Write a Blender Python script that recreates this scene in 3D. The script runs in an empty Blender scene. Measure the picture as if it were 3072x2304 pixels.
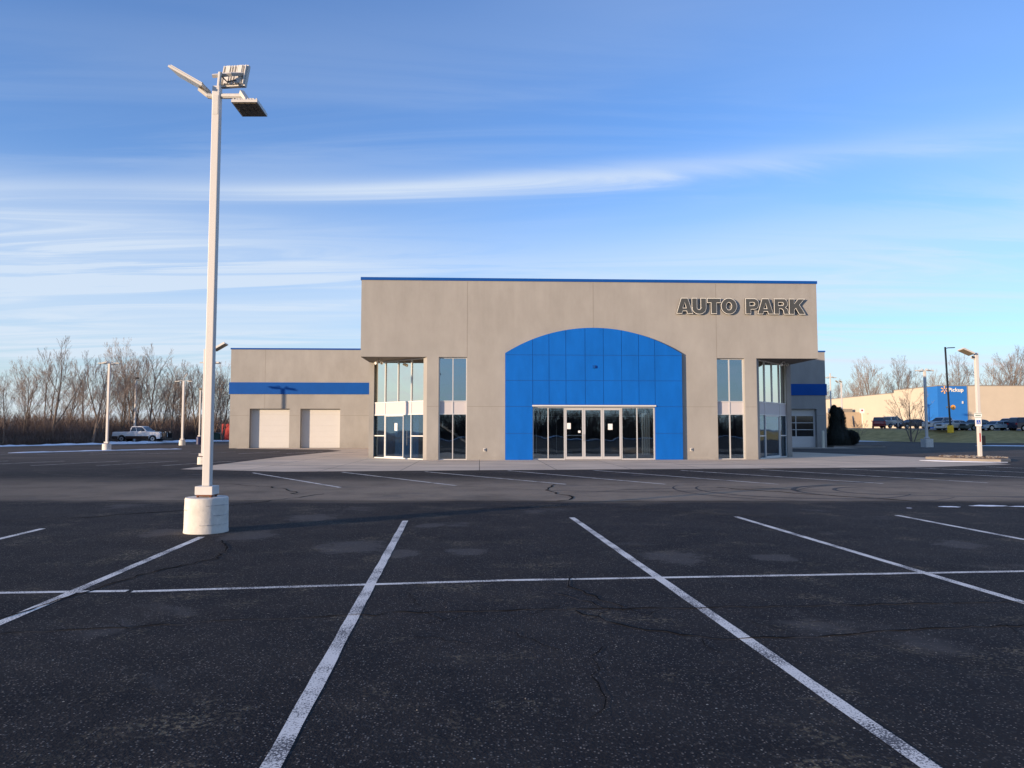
import bpy, bmesh, math, random
from mathutils import Vector, Matrix
R = math.radians
rnd = random.Random(7)
scene = bpy.context.scene
C = scene.collection

# ------------------------------------------------------------------ camera
cd = bpy.data.cameras.new('camera'); cam = bpy.data.objects.new('camera', cd); C.objects.link(cam)
cd.sensor_width = 36; cd.lens = 26.09; cd.clip_end = 4000; cd.clip_start = .05
cam.location = (0, 0, 1.55); cam.rotation_euler = (R(90 + 3.59), 0, 0)
scene.camera = cam
# ------------------------------------------------------------------ sun, sky, exposure
SUN_EL, SUN_A = 6.3, 35.8            # elevation; angle of the light's travel from +X towards +Y
sd = bpy.data.lights.new('sun', 'SUN'); sd.energy = 5.0; sd.angle = R(.55); sd.color = (1, .74, .50)
sun = bpy.data.objects.new('sun', sd); C.objects.link(sun)
travel = Vector((math.cos(R(SUN_A)) * math.cos(R(SUN_EL)), math.sin(R(SUN_A)) * math.cos(R(SUN_EL)), -math.sin(R(SUN_EL))))
sun.rotation_euler = travel.to_track_quat('-Z', 'Y').to_euler()
scene.view_settings.view_transform = 'Standard'; scene.view_settings.look = 'None'
scene.view_settings.gamma = 1; scene.view_settings.exposure = 0.5
w = bpy.data.worlds.new('World'); scene.world = w; w.use_nodes = True
def world():
    nt = w.node_tree; N = nt.nodes; L = nt.links; N.clear()
    def n(t, **k):
        o = N.new(t)
        for a, b in k.items(): setattr(o, a, b)
        return o
    def m(op, a, b=None, clamp=False):
        o = n('ShaderNodeMath', operation=op, use_clamp=clamp)
        for i, v in enumerate((a, b)):
            if v is None: continue
            if isinstance(v, (int, float)): o.inputs[i].default_value = v
            else: L.new(v, o.inputs[i])
        return o.outputs[0]
    sky = n('ShaderNodeTexSky', sky_type='NISHITA'); sky.sun_disc = False
    sky.sun_elevation = R(SUN_EL); sky.sun_rotation = math.atan2(-travel.x, -travel.y)
    sky.altitude = 200; sky.air_density = 1.0; sky.dust_density = .35; sky.ozone_density = 1.6
    tc = n('ShaderNodeTexCoord'); sep = n('ShaderNodeSeparateXYZ'); L.new(tc.outputs['Generated'], sep.inputs[0])
    X, Y, Z = sep.outputs
    zc = m('MAXIMUM', Z, 0.0)
    den = m('ADD', zc, .06)
    px, py = m('DIVIDE', X, den), m('DIVIDE', Y, den)
    def noise(sx, sy, ox, oy, det, rough, dist, rotz=0):
        cb = n('ShaderNodeCombineXYZ'); L.new(px, cb.inputs[0]); L.new(py, cb.inputs[1])
        mp = n('ShaderNodeMapping'); mp.inputs['Scale'].default_value = (sx, sy, 1); mp.inputs['Location'].default_value = (ox, oy, 0)
        mp.inputs['Rotation'].default_value = (0, 0, R(rotz))
        L.new(cb.outputs[0], mp.inputs[0])
        t = n('ShaderNodeTexNoise', noise_dimensions='2D'); L.new(mp.outputs[0], t.inputs['Vector'])
        t.inputs['Scale'].default_value = 1; t.inputs['Detail'].default_value = det
        t.inputs['Roughness'].default_value = rough; t.inputs['Distortion'].default_value = dist
        return t.outputs['Fac']
    def ramp(v, a, b):
        mr = n('ShaderNodeMapRange', interpolation_type='SMOOTHSTEP'); L.new(v, mr.inputs[0])
        mr.inputs[1].default_value = a; mr.inputs[2].default_value = b; return mr.outputs[0]
    big = ramp(noise(.16, .55, 1.3, 4.2, 3, .5, .4, 8), .42, .66)
    fine = ramp(noise(.50, 2.9, 3.1, .7, 9, .62, .7, 6), .34, .72)
    veil = ramp(noise(.10, .30, 8.3, 2.2, 4, .5, .6, -7), .40, .72)
    low = ramp(zc, .40, .12)                           # cirrus thickens towards the horizon
    c1 = m('MULTIPLY', m('MULTIPLY', m('MULTIPLY', big, .60), m('ADD', m('MULTIPLY', fine, .75), .25)), m('ADD', m('MULTIPLY', low, .9), .10))
    c2 = m('MULTIPLY', m('MULTIPLY', veil, m('ADD', m('MULTIPLY', low, .55), .16)), .60)
    # one long streak at about eighteen degrees, and a broad bank under it on the left
    def band(elev, width, slope, x0, xw, quad=0):
        el = m('SUBTRACT', m('SUBTRACT', Z, elev), m('MULTIPLY', X, slope))
        if quad: el = m('ADD', el, m('MULTIPLY', m('MULTIPLY', X, X), quad))
        el = m('ADD', el, m('MULTIPLY', m('SUBTRACT', fine, .5), width * .9))
        g = m('POWER', 2.718, m('MULTIPLY', m('POWER', m('ABSOLUTE', m('DIVIDE', el, width)), 2), -1))
        h = m('POWER', 2.718, m('MULTIPLY', m('POWER', m('ABSOLUTE', m('DIVIDE', m('SUBTRACT', X, x0), xw)), 2), -1))
        return m('MULTIPLY', g, h)
    wav = m('ADD', m('MULTIPLY', fine, .45), .55); wav2 = m('ADD', m('MULTIPLY', fine, .22), .78)
    b1 = m('MULTIPLY', m('MULTIPLY', band(.318, .015, .05, -.02, .40, .08), wav), .95)
    b2 = m('MULTIPLY', m('MULTIPLY', band(.212, .046, .0, -.62, .46), m('ADD', m('MULTIPLY', fine, .62), .38)), .88)
    b3 = m('MULTIPLY', m('MULTIPLY', band(.205, .050, .02, .45, .60), wav), .62)
    b4 = m('MULTIPLY', m('MULTIPLY', band(.125, .050, .03, -.20, .80), wav2), .55)
    b5 = m('MULTIPLY', m('MULTIPLY', band(.46, .09, .10, -.25, .50), m('ADD', m('MULTIPLY', big, .5), .5)), .09)
    tot = c1
    for b in (c2, b1, b2, b3, b4, b5): tot = m('ADD', tot, b)
    tot = m('MINIMUM', tot, .82)
    hz = m('MULTIPLY', ramp(zc, .17, .0), .80)         # pale air low over the horizon
    def mix(f, a, b):
        o = n('ShaderNodeMix', data_type='RGBA')
        L.new(f, o.inputs[0])
        for i, v in ((6, a), (7, b)):
            if isinstance(v, tuple): o.inputs[i].default_value = (*v, 1)
            else: L.new(v, o.inputs[i])
        return o.outputs[2]
    tint = n('ShaderNodeMix', data_type='RGBA', blend_type='MULTIPLY'); tint.inputs[0].default_value = 1
    L.new(sky.outputs[0], tint.inputs[6]); tint.inputs[7].default_value = SKY_TINT
    c = mix(hz, tint.outputs[2], HAZE_COL)
    c = mix(tot, c, CLOUD_COL)
    bg = n('ShaderNodeBackground'); L.new(c, bg.inputs[0]); bg.inputs[1].default_value = .15
    out = n('ShaderNodeOutputWorld'); L.new(bg.outputs[0], out.inputs[0])
SKY_TINT = (.72, 1.06, 1.74, 1)
HAZE_COL = (3.3, 3.7, 4.0); CLOUD_COL = (3.5, 3.95, 4.5)
world()

# ------------------------------------------------------------------ helpers
def node_mat(name):
    m = bpy.data.materials.new(name); m.use_nodes = True
    nt = m.node_tree; b = nt.nodes['Principled BSDF']
    return m, nt, b
def mat(name, col, rough=.6, metal=0, var=0, vscale=3, bump=0, bscale=60, col2=None, streak=1, spec=.5, thr=None, coat=0):
    m, nt, b = node_mat(name)
    N, L = nt.nodes, nt.links
    b.inputs['Base Color'].default_value = (*col, 1); b.inputs['Roughness'].default_value = rough
    b.inputs['Metallic'].default_value = metal; b.inputs['Specular IOR Level'].default_value = spec
    if coat: b.inputs['Coat Weight'].default_value = coat; b.inputs['Coat Roughness'].default_value = .05
    tc = N.new('ShaderNodeTexCoord')
    if var or col2:
        mp = N.new('ShaderNodeMapping'); mp.inputs['Scale'].default_value = (1, 1, 1 / streak)
        L.new(tc.outputs['Object'], mp.inputs[0])
        t = N.new('ShaderNodeTexNoise'); t.inputs['Scale'].default_value = vscale; t.inputs['Detail'].default_value = 8
        t.inputs['Roughness'].default_value = .65
        L.new(mp.outputs[0], t.inputs['Vector'])
        r = N.new('ShaderNodeMapRange'); r.inputs[1].default_value, r.inputs[2].default_value = thr or (.3, .7)
        L.new(t.outputs['Fac'], r.inputs[0])
        x = N.new('ShaderNodeMix'); x.data_type = 'RGBA'; L.new(r.outputs[0], x.inputs[0])
        c2 = col2 or tuple(c * (1 + var) for c in col); c1 = col if col2 else tuple(c * (1 - var) for c in col)
        x.inputs[6].default_value = (*c1, 1); x.inputs[7].default_value = (*c2, 1)
        L.new(x.outputs[2], b.inputs['Base Color'])
    if bump:
        t = N.new('ShaderNodeTexNoise'); t.inputs['Scale'].default_value = bscale; t.inputs['Detail'].default_value = 4
        L.new(tc.outputs['Object'], t.inputs['Vector'])
        bp = N.new('ShaderNodeBump'); bp.inputs['Strength'].default_value = bump; bp.inputs['Distance'].default_value = .01
        L.new(t.outputs['Fac'], bp.inputs['Height']); L.new(bp.outputs[0], b.inputs['Normal'])
    return m
def glass_mat(name, tint, base, top, gc=(.66, .84, 1)):
    m = bpy.data.materials.new(name); m.use_nodes = True; nt = m.node_tree; N, L = nt.nodes, nt.links; N.clear()
    tr = N.new('ShaderNodeBsdfTransparent'); tr.inputs[0].default_value = (*tint, 1)
    gl = N.new('ShaderNodeBsdfGlossy'); gl.inputs['Roughness'].default_value = .01; gl.inputs[0].default_value = (*gc, 1)
    tc = N.new('ShaderNodeTexCoord'); t = N.new('ShaderNodeTexNoise'); t.inputs['Scale'].default_value = .7; t.inputs['Detail'].default_value = 1
    L.new(tc.outputs['Object'], t.inputs['Vector'])
    bp = N.new('ShaderNodeBump'); bp.inputs['Strength'].default_value = .12; bp.inputs['Distance'].default_value = .05
    L.new(t.outputs['Fac'], bp.inputs['Height']); L.new(bp.outputs[0], gl.inputs['Normal'])
    lw = N.new('ShaderNodeLayerWeight'); lw.inputs[0].default_value = .35
    mr = N.new('ShaderNodeMapRange'); mr.inputs[3].default_value = base; mr.inputs[4].default_value = top
    L.new(lw.outputs['Fresnel'], mr.inputs[0])
    mx = N.new('ShaderNodeMixShader'); L.new(mr.outputs[0], mx.inputs[0]); L.new(tr.outputs[0], mx.inputs[1]); L.new(gl.outputs[0], mx.inputs[2])
    o = N.new('ShaderNodeOutputMaterial'); L.new(mx.outputs[0], o.inputs[0])
    return m
M = {}
M['stucco'] = mat('stucco_tan', (.322, .312, .292), .92, var=.10, vscale=.8, bump=.5, bscale=38, streak=2.2)
M['joint'] = mat('joint_tan', (.20, .18, .155), .9)
M['blue'] = mat('blue_composite', (.004, .115, .47), .42, var=.10, vscale=2.0, spec=.2, streak=3)
M['blue_seam'] = mat('blue_seam', (.006, .07, .30), .5)
M['blue_paint'] = mat('blue_paint', (.004, .075, .32), .6, var=.06, vscale=1, spec=.15)
M['white_metal'] = mat('white_frame', (.62, .62, .60), .4, var=.03, vscale=3)
M['alu'] = mat('satin_aluminium', (.62, .61, .60), .38, metal=.35)
M['spandrel'] = mat('white_spandrel', (.50, .48, .49), .5)
M['soffit'] = mat('shaded_soffit', (.10, .085, .075), .8)  # shade under the overhang is put into this dark brown colour
M['dark'] = mat('dark_void', (.015, .015, .016), .8)
M['rubber'] = mat('rubber', (.012, .012, .012), .85)
M['glass'] = glass_mat('window_glass', (.92, .95, .97), .12, .95)
M['glass_hi'] = glass_mat('coated_glass', (.35, .40, .46), .30, .95)
M['glass_bay'] = glass_mat('mirror_glass', (.45, .48, .48), .72, .97, (1, .97, .86))  # warm gloss colour stands in for the cream western horizon reflected in the bays
M['carglass'] = mat('car_glass', (.015, .018, .02), .06, spec=1)
M['pole'] = mat('white_pole_paint', (.60, .58, .55), .5, var=.05, vscale=2, streak=8, bump=.05, bscale=30)
M['fixture'] = mat('fixture_white', (.58, .56, .52), .42, var=.04, vscale=9)
M['lens'] = mat('led_lens', (.22, .19, .14), .25)
M['concrete_w'] = mat('painted_concrete', (.64, .61, .55), .85, var=.14, vscale=7, bump=.35, bscale=26)
M['rust'] = mat('rust', (.16, .06, .03), .9)
M['steel'] = mat('steel', (.35, .35, .36), .35, metal=.8)
M['black'] = mat('black_paint', (.012, .012, .014), .4)
M['yellow'] = mat('yellow_paint', (.95, .55, .01), .5, var=.05)
M['snow'] = mat('snow', (.93, .94, .95), .7, bump=.8, bscale=7, var=.05, vscale=2)
M['paper'] = mat('paper', (.82, .82, .80), .8)
M['blind'] = mat('cream_blind', (.70, .66, .52), .8)
M['door_white'] = mat('white_steel_door', (.56, .55, .53), .5, var=.02, vscale=1.5)
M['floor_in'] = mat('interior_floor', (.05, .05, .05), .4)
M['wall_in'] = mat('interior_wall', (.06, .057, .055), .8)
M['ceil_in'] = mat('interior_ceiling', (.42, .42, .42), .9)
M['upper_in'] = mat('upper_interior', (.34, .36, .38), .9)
M['blue_in'] = mat('interior_blue', (.03, .32, .80), .6)
M['bark'] = mat('bark_grey_brown', (.16, .125, .10), .95, var=.25, vscale=2)
M['twig'] = mat('twig_brown', (.235, .190, .160), .95, var=.25, vscale=.6)
M['bark_pale'] = mat('bark_pale', (.22, .18, .15), .95, var=.2, vscale=2)
M['brush'] = mat('brush_brown', (.20, .148, .118), .95, var=.35, vscale=.25)
M['brush_d'] = mat('brush_dark', (.13, .088, .07), .95, var=.3, vscale=.3)
M['evergreen'] = mat('evergreen', (.006, .010, .006), .8, var=.3, vscale=3)
M['store_tan'] = mat('store_tan', (.56, .48, .37), .9, var=.05, vscale=.4, bump=.6, bscale=6)
M['store_enc'] = mat('enclosure_tan', (.40, .32, .23), .9, var=.05, vscale=.8)
M['store_cream'] = mat('store_cream', (.60, .525, .40), .9, var=.03, vscale=.3)
M['store_blue'] = mat('store_blue', (.014, .16, .52), .7, var=.04, vscale=1, bump=.6, bscale=6)
M['spark'] = mat('spark_orange', (.85, .48, .18), .5)
M['orange'] = mat('orange_sign', (.75, .36, .06), .5)
M['isa_blue'] = mat('sign_blue', (.02, .10, .50), .5)
M['isa_green'] = mat('sign_green', (.10, .22, .16), .5)
M['red'] = mat('red_paint', (.40, .02, .02), .5, var=.1)
M['greenbin'] = mat('green_bin', (.012, .05, .035), .6)
M['navy'] = mat('navy_paint', (.008, .014, .08), .5)
M['letter_grey'] = mat('letter_grey', (.062, .065, .063), .5, var=.08, vscale=4)
M['letter_white'] = mat('letter_trim', (.86, .84, .76), .5)
M['mulch'] = mat('mulch', (.12, .085, .06), .95, var=.4, vscale=14, bump=1, bscale=20)
M['chrome'] = mat('chrome', (.6, .6, .6), .15, metal=1)
M['rim'] = mat('alloy_rim', (.55, .55, .56), .3, metal=.7)
M['hlamp'] = mat('headlamp', (.6, .6, .6), .1, spec=1)
M['tlamp'] = mat('taillamp', (.35, .01, .01), .2)
M['faint'] = mat('faint_lettering', (.60, .60, .59), .5)

def weather(m):       # rain streaks under the coping and splash dirt at the foot of the walls
    nt = m.node_tree; N, L = nt.nodes, nt.links; b = nt.nodes['Principled BSDF']; src = b.inputs['Base Color'].links[0].from_socket
    tc = N.new('ShaderNodeTexCoord'); sep = N.new('ShaderNodeSeparateXYZ'); L.new(tc.outputs['Object'], sep.inputs[0])
    def nz(sc, scale):
        mp = N.new('ShaderNodeMapping'); mp.inputs['Scale'].default_value = sc; L.new(tc.outputs['Object'], mp.inputs[0])
        t = N.new('ShaderNodeTexNoise'); t.inputs['Scale'].default_value = scale; t.inputs['Detail'].default_value = 6; t.inputs['Roughness'].default_value = .65; L.new(mp.outputs[0], t.inputs['Vector']); return t.outputs['Fac']
    def mr(v, a, b_, c, d):
        o = N.new('ShaderNodeMapRange'); L.new(v, o.inputs[0])
        for i, q in enumerate((a, b_, c, d)): o.inputs[i+1].default_value = q
        return o.outputs[0]
    def mu(a, b_, op='MULTIPLY'):
        o = N.new('ShaderNodeMath'); o.operation = op
        for i, v in enumerate((a, b_)):
            if isinstance(v, (int, float)): o.inputs[i].default_value = v
            else: L.new(v, o.inputs[i])
        return o.outputs[0]
    streaks = mu(mr(nz((1, 1, .07), 3.2), .45, .75, 0, 1), mr(sep.outputs[2], 6.0, 9.6, .25, 1))
    splash = mu(mr(sep.outputs[2], .75, .0, 0, 1), mr(nz((1, 1, 1), 2.5), .35, .65, .2, 1))
    blot = mr(nz((1, 1, 1), .35), .40, .62, 0, 1)
    f = mu(mu(mu(streaks, .11), mu(splash, .26), 'ADD'), mu(blot, .09), 'ADD')
    x = N.new('ShaderNodeMix'); x.data_type = 'RGBA'; L.new(f, x.inputs[0]); L.new(src, x.inputs[6]); x.inputs[7].default_value = (.12, .105, .09, 1)
    L.new(x.outputs[2], b.inputs['Base Color'])
weather(M['stucco'])
class MB:
    def __init__(s): s.v = []; s.f = []; s.mi = []; s.mats = []
    def m(s, k):
        if k not in s.mats: s.mats.append(k)
        return s.mats.index(k)
    def add(s, vs, fs, k, T=None):
        o = len(s.v)
        s.v += [tuple(T @ Vector(v)) for v in vs] if T is not None else [tuple(v) for v in vs]
        i = s.m(k)
        for f in fs: s.f.append(tuple(o + a for a in f)); s.mi.append(i)
        return s
    def box(s, x0, x1, y0, y1, z0, z1, k, T=None):
        return s.add([(x0,y0,z0),(x1,y0,z0),(x1,y1,z0),(x0,y1,z0),(x0,y0,z1),(x1,y0,z1),(x1,y1,z1),(x0,y1,z1)],
                     [(0,3,2,1),(4,5,6,7),(0,1,5,4),(1,2,6,5),(2,3,7,6),(3,0,4,7)], k, T)
    def tube(s, pts, rad, n, k, cap=True):
        pts = [Vector(p) for p in pts]
        if isinstance(rad, (int, float)): rad = [rad] * len(pts)
        vs = []; fs = []
        for i, p in enumerate(pts):
            d = (pts[min(i+1, len(pts)-1)] - pts[max(i-1, 0)]).normalized()
            a = d.orthogonal().normalized() if i == 0 else (a - d * a.dot(d)).normalized()
            b = d.cross(a)
            for j in range(n):
                t = 2 * math.pi * (j + .5) / n
                vs.append(p + (a * math.cos(t) + b * math.sin(t)) * rad[i])
        for i in range(len(pts) - 1):
            for j in range(n):
                q = (j + 1) % n
                fs.append((i*n+j, i*n+q, (i+1)*n+q, (i+1)*n+j))
        if cap: fs += [tuple(range(n))[::-1], tuple((len(pts)-1)*n + j for j in range(n))]
        return s.add(vs, fs, k)
    def lathe(s, c, prof, n, k, jit=0, r=None):
        vs = []; fs = []
        for (rr, z) in prof:
            for j in range(n):
                t = 2*math.pi*j/n; q = rr + (r.uniform(-jit, jit) if r else 0)
                vs.append((c[0]+q*math.cos(t), c[1]+q*math.sin(t), c[2]+z))
        for i in range(len(prof)-1):
            for j in range(n):
                q = (j+1) % n; fs.append((i*n+j, i*n+q, (i+1)*n+q, (i+1)*n+j))
        fs += [tuple(range(n))[::-1], tuple((len(prof)-1)*n + j for j in range(n))]
        return s.add(vs, fs, k)
    def prism(s, poly, fn, d0, d1, k):
        """poly in 2D; fn(a, b, d) -> xyz; d0 is the front"""
        n = len(poly)
        vs = [fn(a, b, d0) for a, b in poly] + [fn(a, b, d1) for a, b in poly]
        fs = [tuple(range(n)), tuple(range(2*n-1, n-1, -1))] + [(i, n+i, n+(i+1) % n, (i+1) % n) for i in range(n)]
        return s.add(vs, fs, k)
    def build(s, name, parent=None, loc=None, smooth=False, bevel=0):
        me = bpy.data.meshes.new(name); me.from_pydata(s.v, [], s.f); 
        for k in s.mats: me.materials.append(M[k])
        me.polygons.foreach_set('material_index', s.mi)
        if smooth: me.polygons.foreach_set('use_smooth', [True]*len(s.f))
        me.update()
        if len(s.f) < 4000:
            bm = bmesh.new(); bm.from_mesh(me); bmesh.ops.recalc_face_normals(bm, faces=bm.faces); bm.to_mesh(me); bm.free()
        o = bpy.data.objects.new(name, me); C.objects.link(o)
        if parent: o.parent = parent
        if loc: o.location = loc
        if bevel:
            b = o.modifiers.new('bevel', 'BEVEL'); b.width = bevel; b.segments = 2; b.limit_method = 'ANGLE'
        return o
def tag(o, label=None, cat=None, group=None, kind=None):
    for a, b in (('label', label), ('category', cat), ('group', group), ('kind', kind)):
        if b: o[a] = b
    return o
def thing(name, loc, label, cat, group=None, rz=0):
    o = bpy.data.objects.new(name, None); C.objects.link(o); o.location = loc; o.rotation_euler = (0, 0, rz)
    o.empty_display_size = .1
    return tag(o, label, cat, group)
def copy_tree(o, parent=None):
    c = o.copy(); C.objects.link(c); c.parent = parent
    for ch in o.children: copy_tree(ch, c)
    return c
def curve_mesh(loops, name, extrude, k, parent, T, fillmat=None):
    """filled 2D outline with holes -> mesh object"""
    cu = bpy.data.curves.new(name, 'CURVE'); cu.dimensions = '2D'; cu.fill_mode = 'BOTH'; cu.extrude = extrude
    for lp in loops:
        sp = cu.splines.new('POLY'); sp.points.add(len(lp)-1); sp.use_cyclic_u = True
        for i, (x, y) in enumerate(lp): sp.points[i].co = (x, y, 0, 1)
    return to_mesh(cu, name, k, parent, T)
def to_mesh(cu, name, k, parent, T):
    t = bpy.data.objects.new('tmp', cu); C.objects.link(t)
    dg = bpy.context.evaluated_depsgraph_get(); dg.update()
    me = bpy.data.meshes.new_from_object(t.evaluated_get(dg)); bpy.data.objects.remove(t)
    me.name = name; me.materials.clear(); me.materials.append(M[k])
    me.transform(T)
    o = bpy.data.objects.new(name, me); C.objects.link(o)
    if parent: o.parent = parent
    return o
def text_mesh(txt, name, size, extrude, k, parent, T, offset=0, align='LEFT', spacing=1):
    cu = bpy.data.curves.new(name, 'FONT'); cu.body = txt; cu.size = size; cu.extrude = extrude; cu.offset = offset
    cu.align_x = align; cu.space_character = spacing
    return to_mesh(cu, name, k, parent, T)
UP = Matrix.Rotation(R(90), 4, 'X')     # XY drawing -> XZ plane facing -Y

# ------------------------------------------------------------------ ground
SPOTS = [(-2.15,10.04,.55),(1.97,9.22,.45),(-.58,9.62,.3),(-1.41,9.5,.28),(-5.28,11.39,.4),(-3.89,11.12,.5),(3.21,9.17,.3),(-1.34,12.3,.3),(6.1,10.2,.35),(-3.6,13.4,.5)]
def asphalt():
    m, nt, b = node_mat('asphalt'); N, L = nt.nodes, nt.links
    tc = N.new('ShaderNodeTexCoord'); sep = N.new('ShaderNodeSeparateXYZ'); L.new(tc.outputs['Object'], sep.inputs[0])
    def nz(scale, det=4, rough=.6, vec=None, dist=0):
        t = N.new('ShaderNodeTexNoise'); t.inputs['Scale'].default_value = scale; t.inputs['Detail'].default_value = det
        t.inputs['Roughness'].default_value = rough; t.inputs['Distortion'].default_value = dist
        L.new(vec or tc.outputs['Object'], t.inputs['Vector']); return t.outputs['Fac']
    def mr(v, a, b_, c=0, d=1, sm=True):
        o = N.new('ShaderNodeMapRange'); o.interpolation_type = 'SMOOTHSTEP' if sm else 'LINEAR'
        L.new(v, o.inputs[0])
        for i, q in enumerate((a, b_, c, d)): o.inputs[i+1].default_value = q
        return o.outputs[0]
    def mt(op, a, b_):
        o = N.new('ShaderNodeMath'); o.operation = op
        for i, v in enumerate((a, b_)):
            if isinstance(v, (int, float)): o.inputs[i].default_value = v
            else: L.new(v, o.inputs[i])
        return o.outputs[0]
    def mix(f, a, b_):
        o = N.new('ShaderNodeMix'); o.data_type = 'RGBA'
        if isinstance(f, float): o.inputs[0].default_value = f
        else: L.new(f, o.inputs[0])
        for i, v in ((6, a), (7, b_)):
            if isinstance(v, tuple): o.inputs[i].default_value = (*v, 1)
            else: L.new(v, o.inputs[i])
        return o.outputs[2]
    big = mr(nz(.22, 5, .6, dist=.6), .35, .7)
    mid = mr(nz(1.3, 6, .65), .35, .68)
    c = mix(big, (.0125, .0125, .0145), (.024, .0225, .0235))
    c = mix(mt('MULTIPLY', mid, .62), c, (.038, .034, .031))
    # the older, worn drive aisle between the two rows
    wob = mt('ADD', sep.outputs[1], mt('MULTIPLY', mt('SUBTRACT', nz(.35, 3), .5), 1.2))
    aisle = mt('MULTIPLY', mr(wob, 15.9, 17.0), mr(wob, 26.0, 20.6))
    aisle = mt('MULTIPLY', aisle, mr(mt('ADD', sep.outputs[0], mt('MULTIPLY', nz(.3, 3), 8)), -14, 6, .6, 1))
    aisle = mt('MULTIPLY', aisle, mr(nz(.5, 6, .7), .22, .62, .45, 1))
    c = mix(aisle, c, (.31, .245, .175))
    # everything further out is greyer
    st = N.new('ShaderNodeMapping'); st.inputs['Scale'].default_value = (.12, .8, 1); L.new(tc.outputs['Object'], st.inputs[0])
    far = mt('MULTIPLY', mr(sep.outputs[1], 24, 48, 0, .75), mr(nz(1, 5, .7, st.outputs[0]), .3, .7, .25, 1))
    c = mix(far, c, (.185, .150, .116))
    # dried grey stains and tan grit
    stain = mr(nz(.55, 5, .55, dist=.4), .60, .70, 0, .5)
    for (sx, sy, sr) in SPOTS:
        vm = N.new('ShaderNodeVectorMath'); vm.operation = 'SUBTRACT'; L.new(tc.outputs['Object'], vm.inputs[0]); vm.inputs[1].default_value = (sx, sy, 0)
        vs_ = N.new('ShaderNodeVectorMath'); vs_.operation = 'MULTIPLY'; L.new(vm.outputs[0], vs_.inputs[0]); vs_.inputs[1].default_value = (1/sr, .8/sr, 0)
        ln_ = N.new('ShaderNodeVectorMath'); ln_.operation = 'LENGTH'; L.new(vs_.outputs[0], ln_.inputs[0])
        dd = mt('ADD', ln_.outputs['Value'], mt('MULTIPLY', mt('SUBTRACT', nz(2.6, 6, .7), .5), 2.4))
        stain = mt('MAXIMUM', stain, mr(dd, 1.0, .55, 0, .6))
    c = mix(stain, c, (.10, .095, .09))
    grit = mt('MULTIPLY', mr(nz(.9, 6, .7), .53, .66, 0, .9), mr(nz(26, 3), .48, .60))
    c = mix(grit, c, (.16, .135, .09))
    # aggregate
    v = N.new('ShaderNodeTexVoronoi'); v.inputs['Scale'].default_value = 62; L.new(tc.outputs['Object'], v.inputs['Vector'])
    sp = N.new('ShaderNodeSeparateColor'); L.new(v.outputs['Color'], sp.inputs[0])
    chips = mt('MULTIPLY', mr(v.outputs['Distance'], .42, .22), mr(sp.outputs[0], .72, .86))
    c = mix(mt('MULTIPLY', chips, .8), c, (.27, .24, .205))
    v3 = nz(34, 2, .5); c = mix(mr(v3, .56, .68, 0, .55), c, (.085, .078, .070))
    v2 = N.new('ShaderNodeTexVoronoi'); v2.inputs['Scale'].default_value = 28; L.new(tc.outputs['Object'], v2.inputs['Vector'])
    sp2 = N.new('ShaderNodeSeparateColor'); L.new(v2.outputs['Color'], sp2.inputs[0])
    chips2 = mt('MULTIPLY', mr(v2.outputs['Distance'], .24, .12), mr(sp2.outputs[0], .985, .992))
    c = mix(chips2, c, (.45, .42, .34))
    L.new(c, b.inputs['Base Color']); b.inputs['Roughness'].default_value = .9; b.inputs['Specular IOR Level'].default_value = .15
    bp = N.new('ShaderNodeBump'); bp.inputs['Strength'].default_value = .55; bp.inputs['Distance'].default_value = .006
    L.new(mt('ADD', nz(85, 3), mt('MULTIPLY', v.outputs['Distance'], -.6)), bp.inputs['Height'])
    bp2 = N.new('ShaderNodeBump'); bp2.inputs['Strength'].default_value = .6; bp2.inputs['Distance'].default_value = .03
    L.new(nz(1.1, 3), bp2.inputs['Height']); L.new(bp.outputs[0], bp2.inputs['Normal']); L.new(bp2.outputs[0], b.inputs['Normal'])
    return m
M['asphalt'] = asphalt()
def concrete():
    m, nt, b = node_mat('concrete_slabs'); N, L = nt.nodes, nt.links
    tc = N.new('ShaderNodeTexCoord'); mp = N.new('ShaderNodeMapping'); mp.inputs['Rotation'].default_value = (0, 0, R(-2.5))
    L.new(tc.outputs['Object'], mp.inputs[0])
    br = N.new('ShaderNodeTexBrick'); br.offset = 0; br.inputs['Scale'].default_value = 1
    br.inputs['Brick Width'].default_value = 3.05; br.inputs['Row Height'].default_value = 3.05; br.inputs['Mortar Size'].default_value = .014
    br.inputs['Color1'].default_value = (.76, .62, .46, 1); br.inputs['Color2'].default_value = (.68, .55, .41, 1); br.inputs['Mortar'].default_value = (.09, .08, .07, 1)
    L.new(mp.outputs[0], br.inputs['Vector'])
    t = N.new('ShaderNodeTexNoise'); t.inputs['Scale'].default_value = .6; t.inputs['Detail'].default_value = 7; t.inputs['Roughness'].default_value = .7
    st = N.new('ShaderNodeMapping'); st.inputs['Scale'].default_value = (.4, 1.6, 1); L.new(tc.outputs['Object'], st.inputs[0]); L.new(st.outputs[0], t.inputs['Vector'])
    r = N.new('ShaderNodeMapRange'); r.inputs[1].default_value = .3; r.inputs[2].default_value = .72; r.inputs[3].default_value = .62; r.inputs[4].default_value = 1.2; L.new(t.outputs['Fac'], r.inputs[0])
    x = N.new('ShaderNodeVectorMath'); x.operation = 'SCALE'; L.new(br.outputs['Color'], x.inputs[0]); L.new(r.outputs[0], x.inputs['Scale'])
    L.new(x.outputs[0], b.inputs['Base Color']); b.inputs['Roughness'].default_value = .92; b.inputs['Specular IOR Level'].default_value = .2
    return m
M['concrete'] = concrete()
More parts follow.
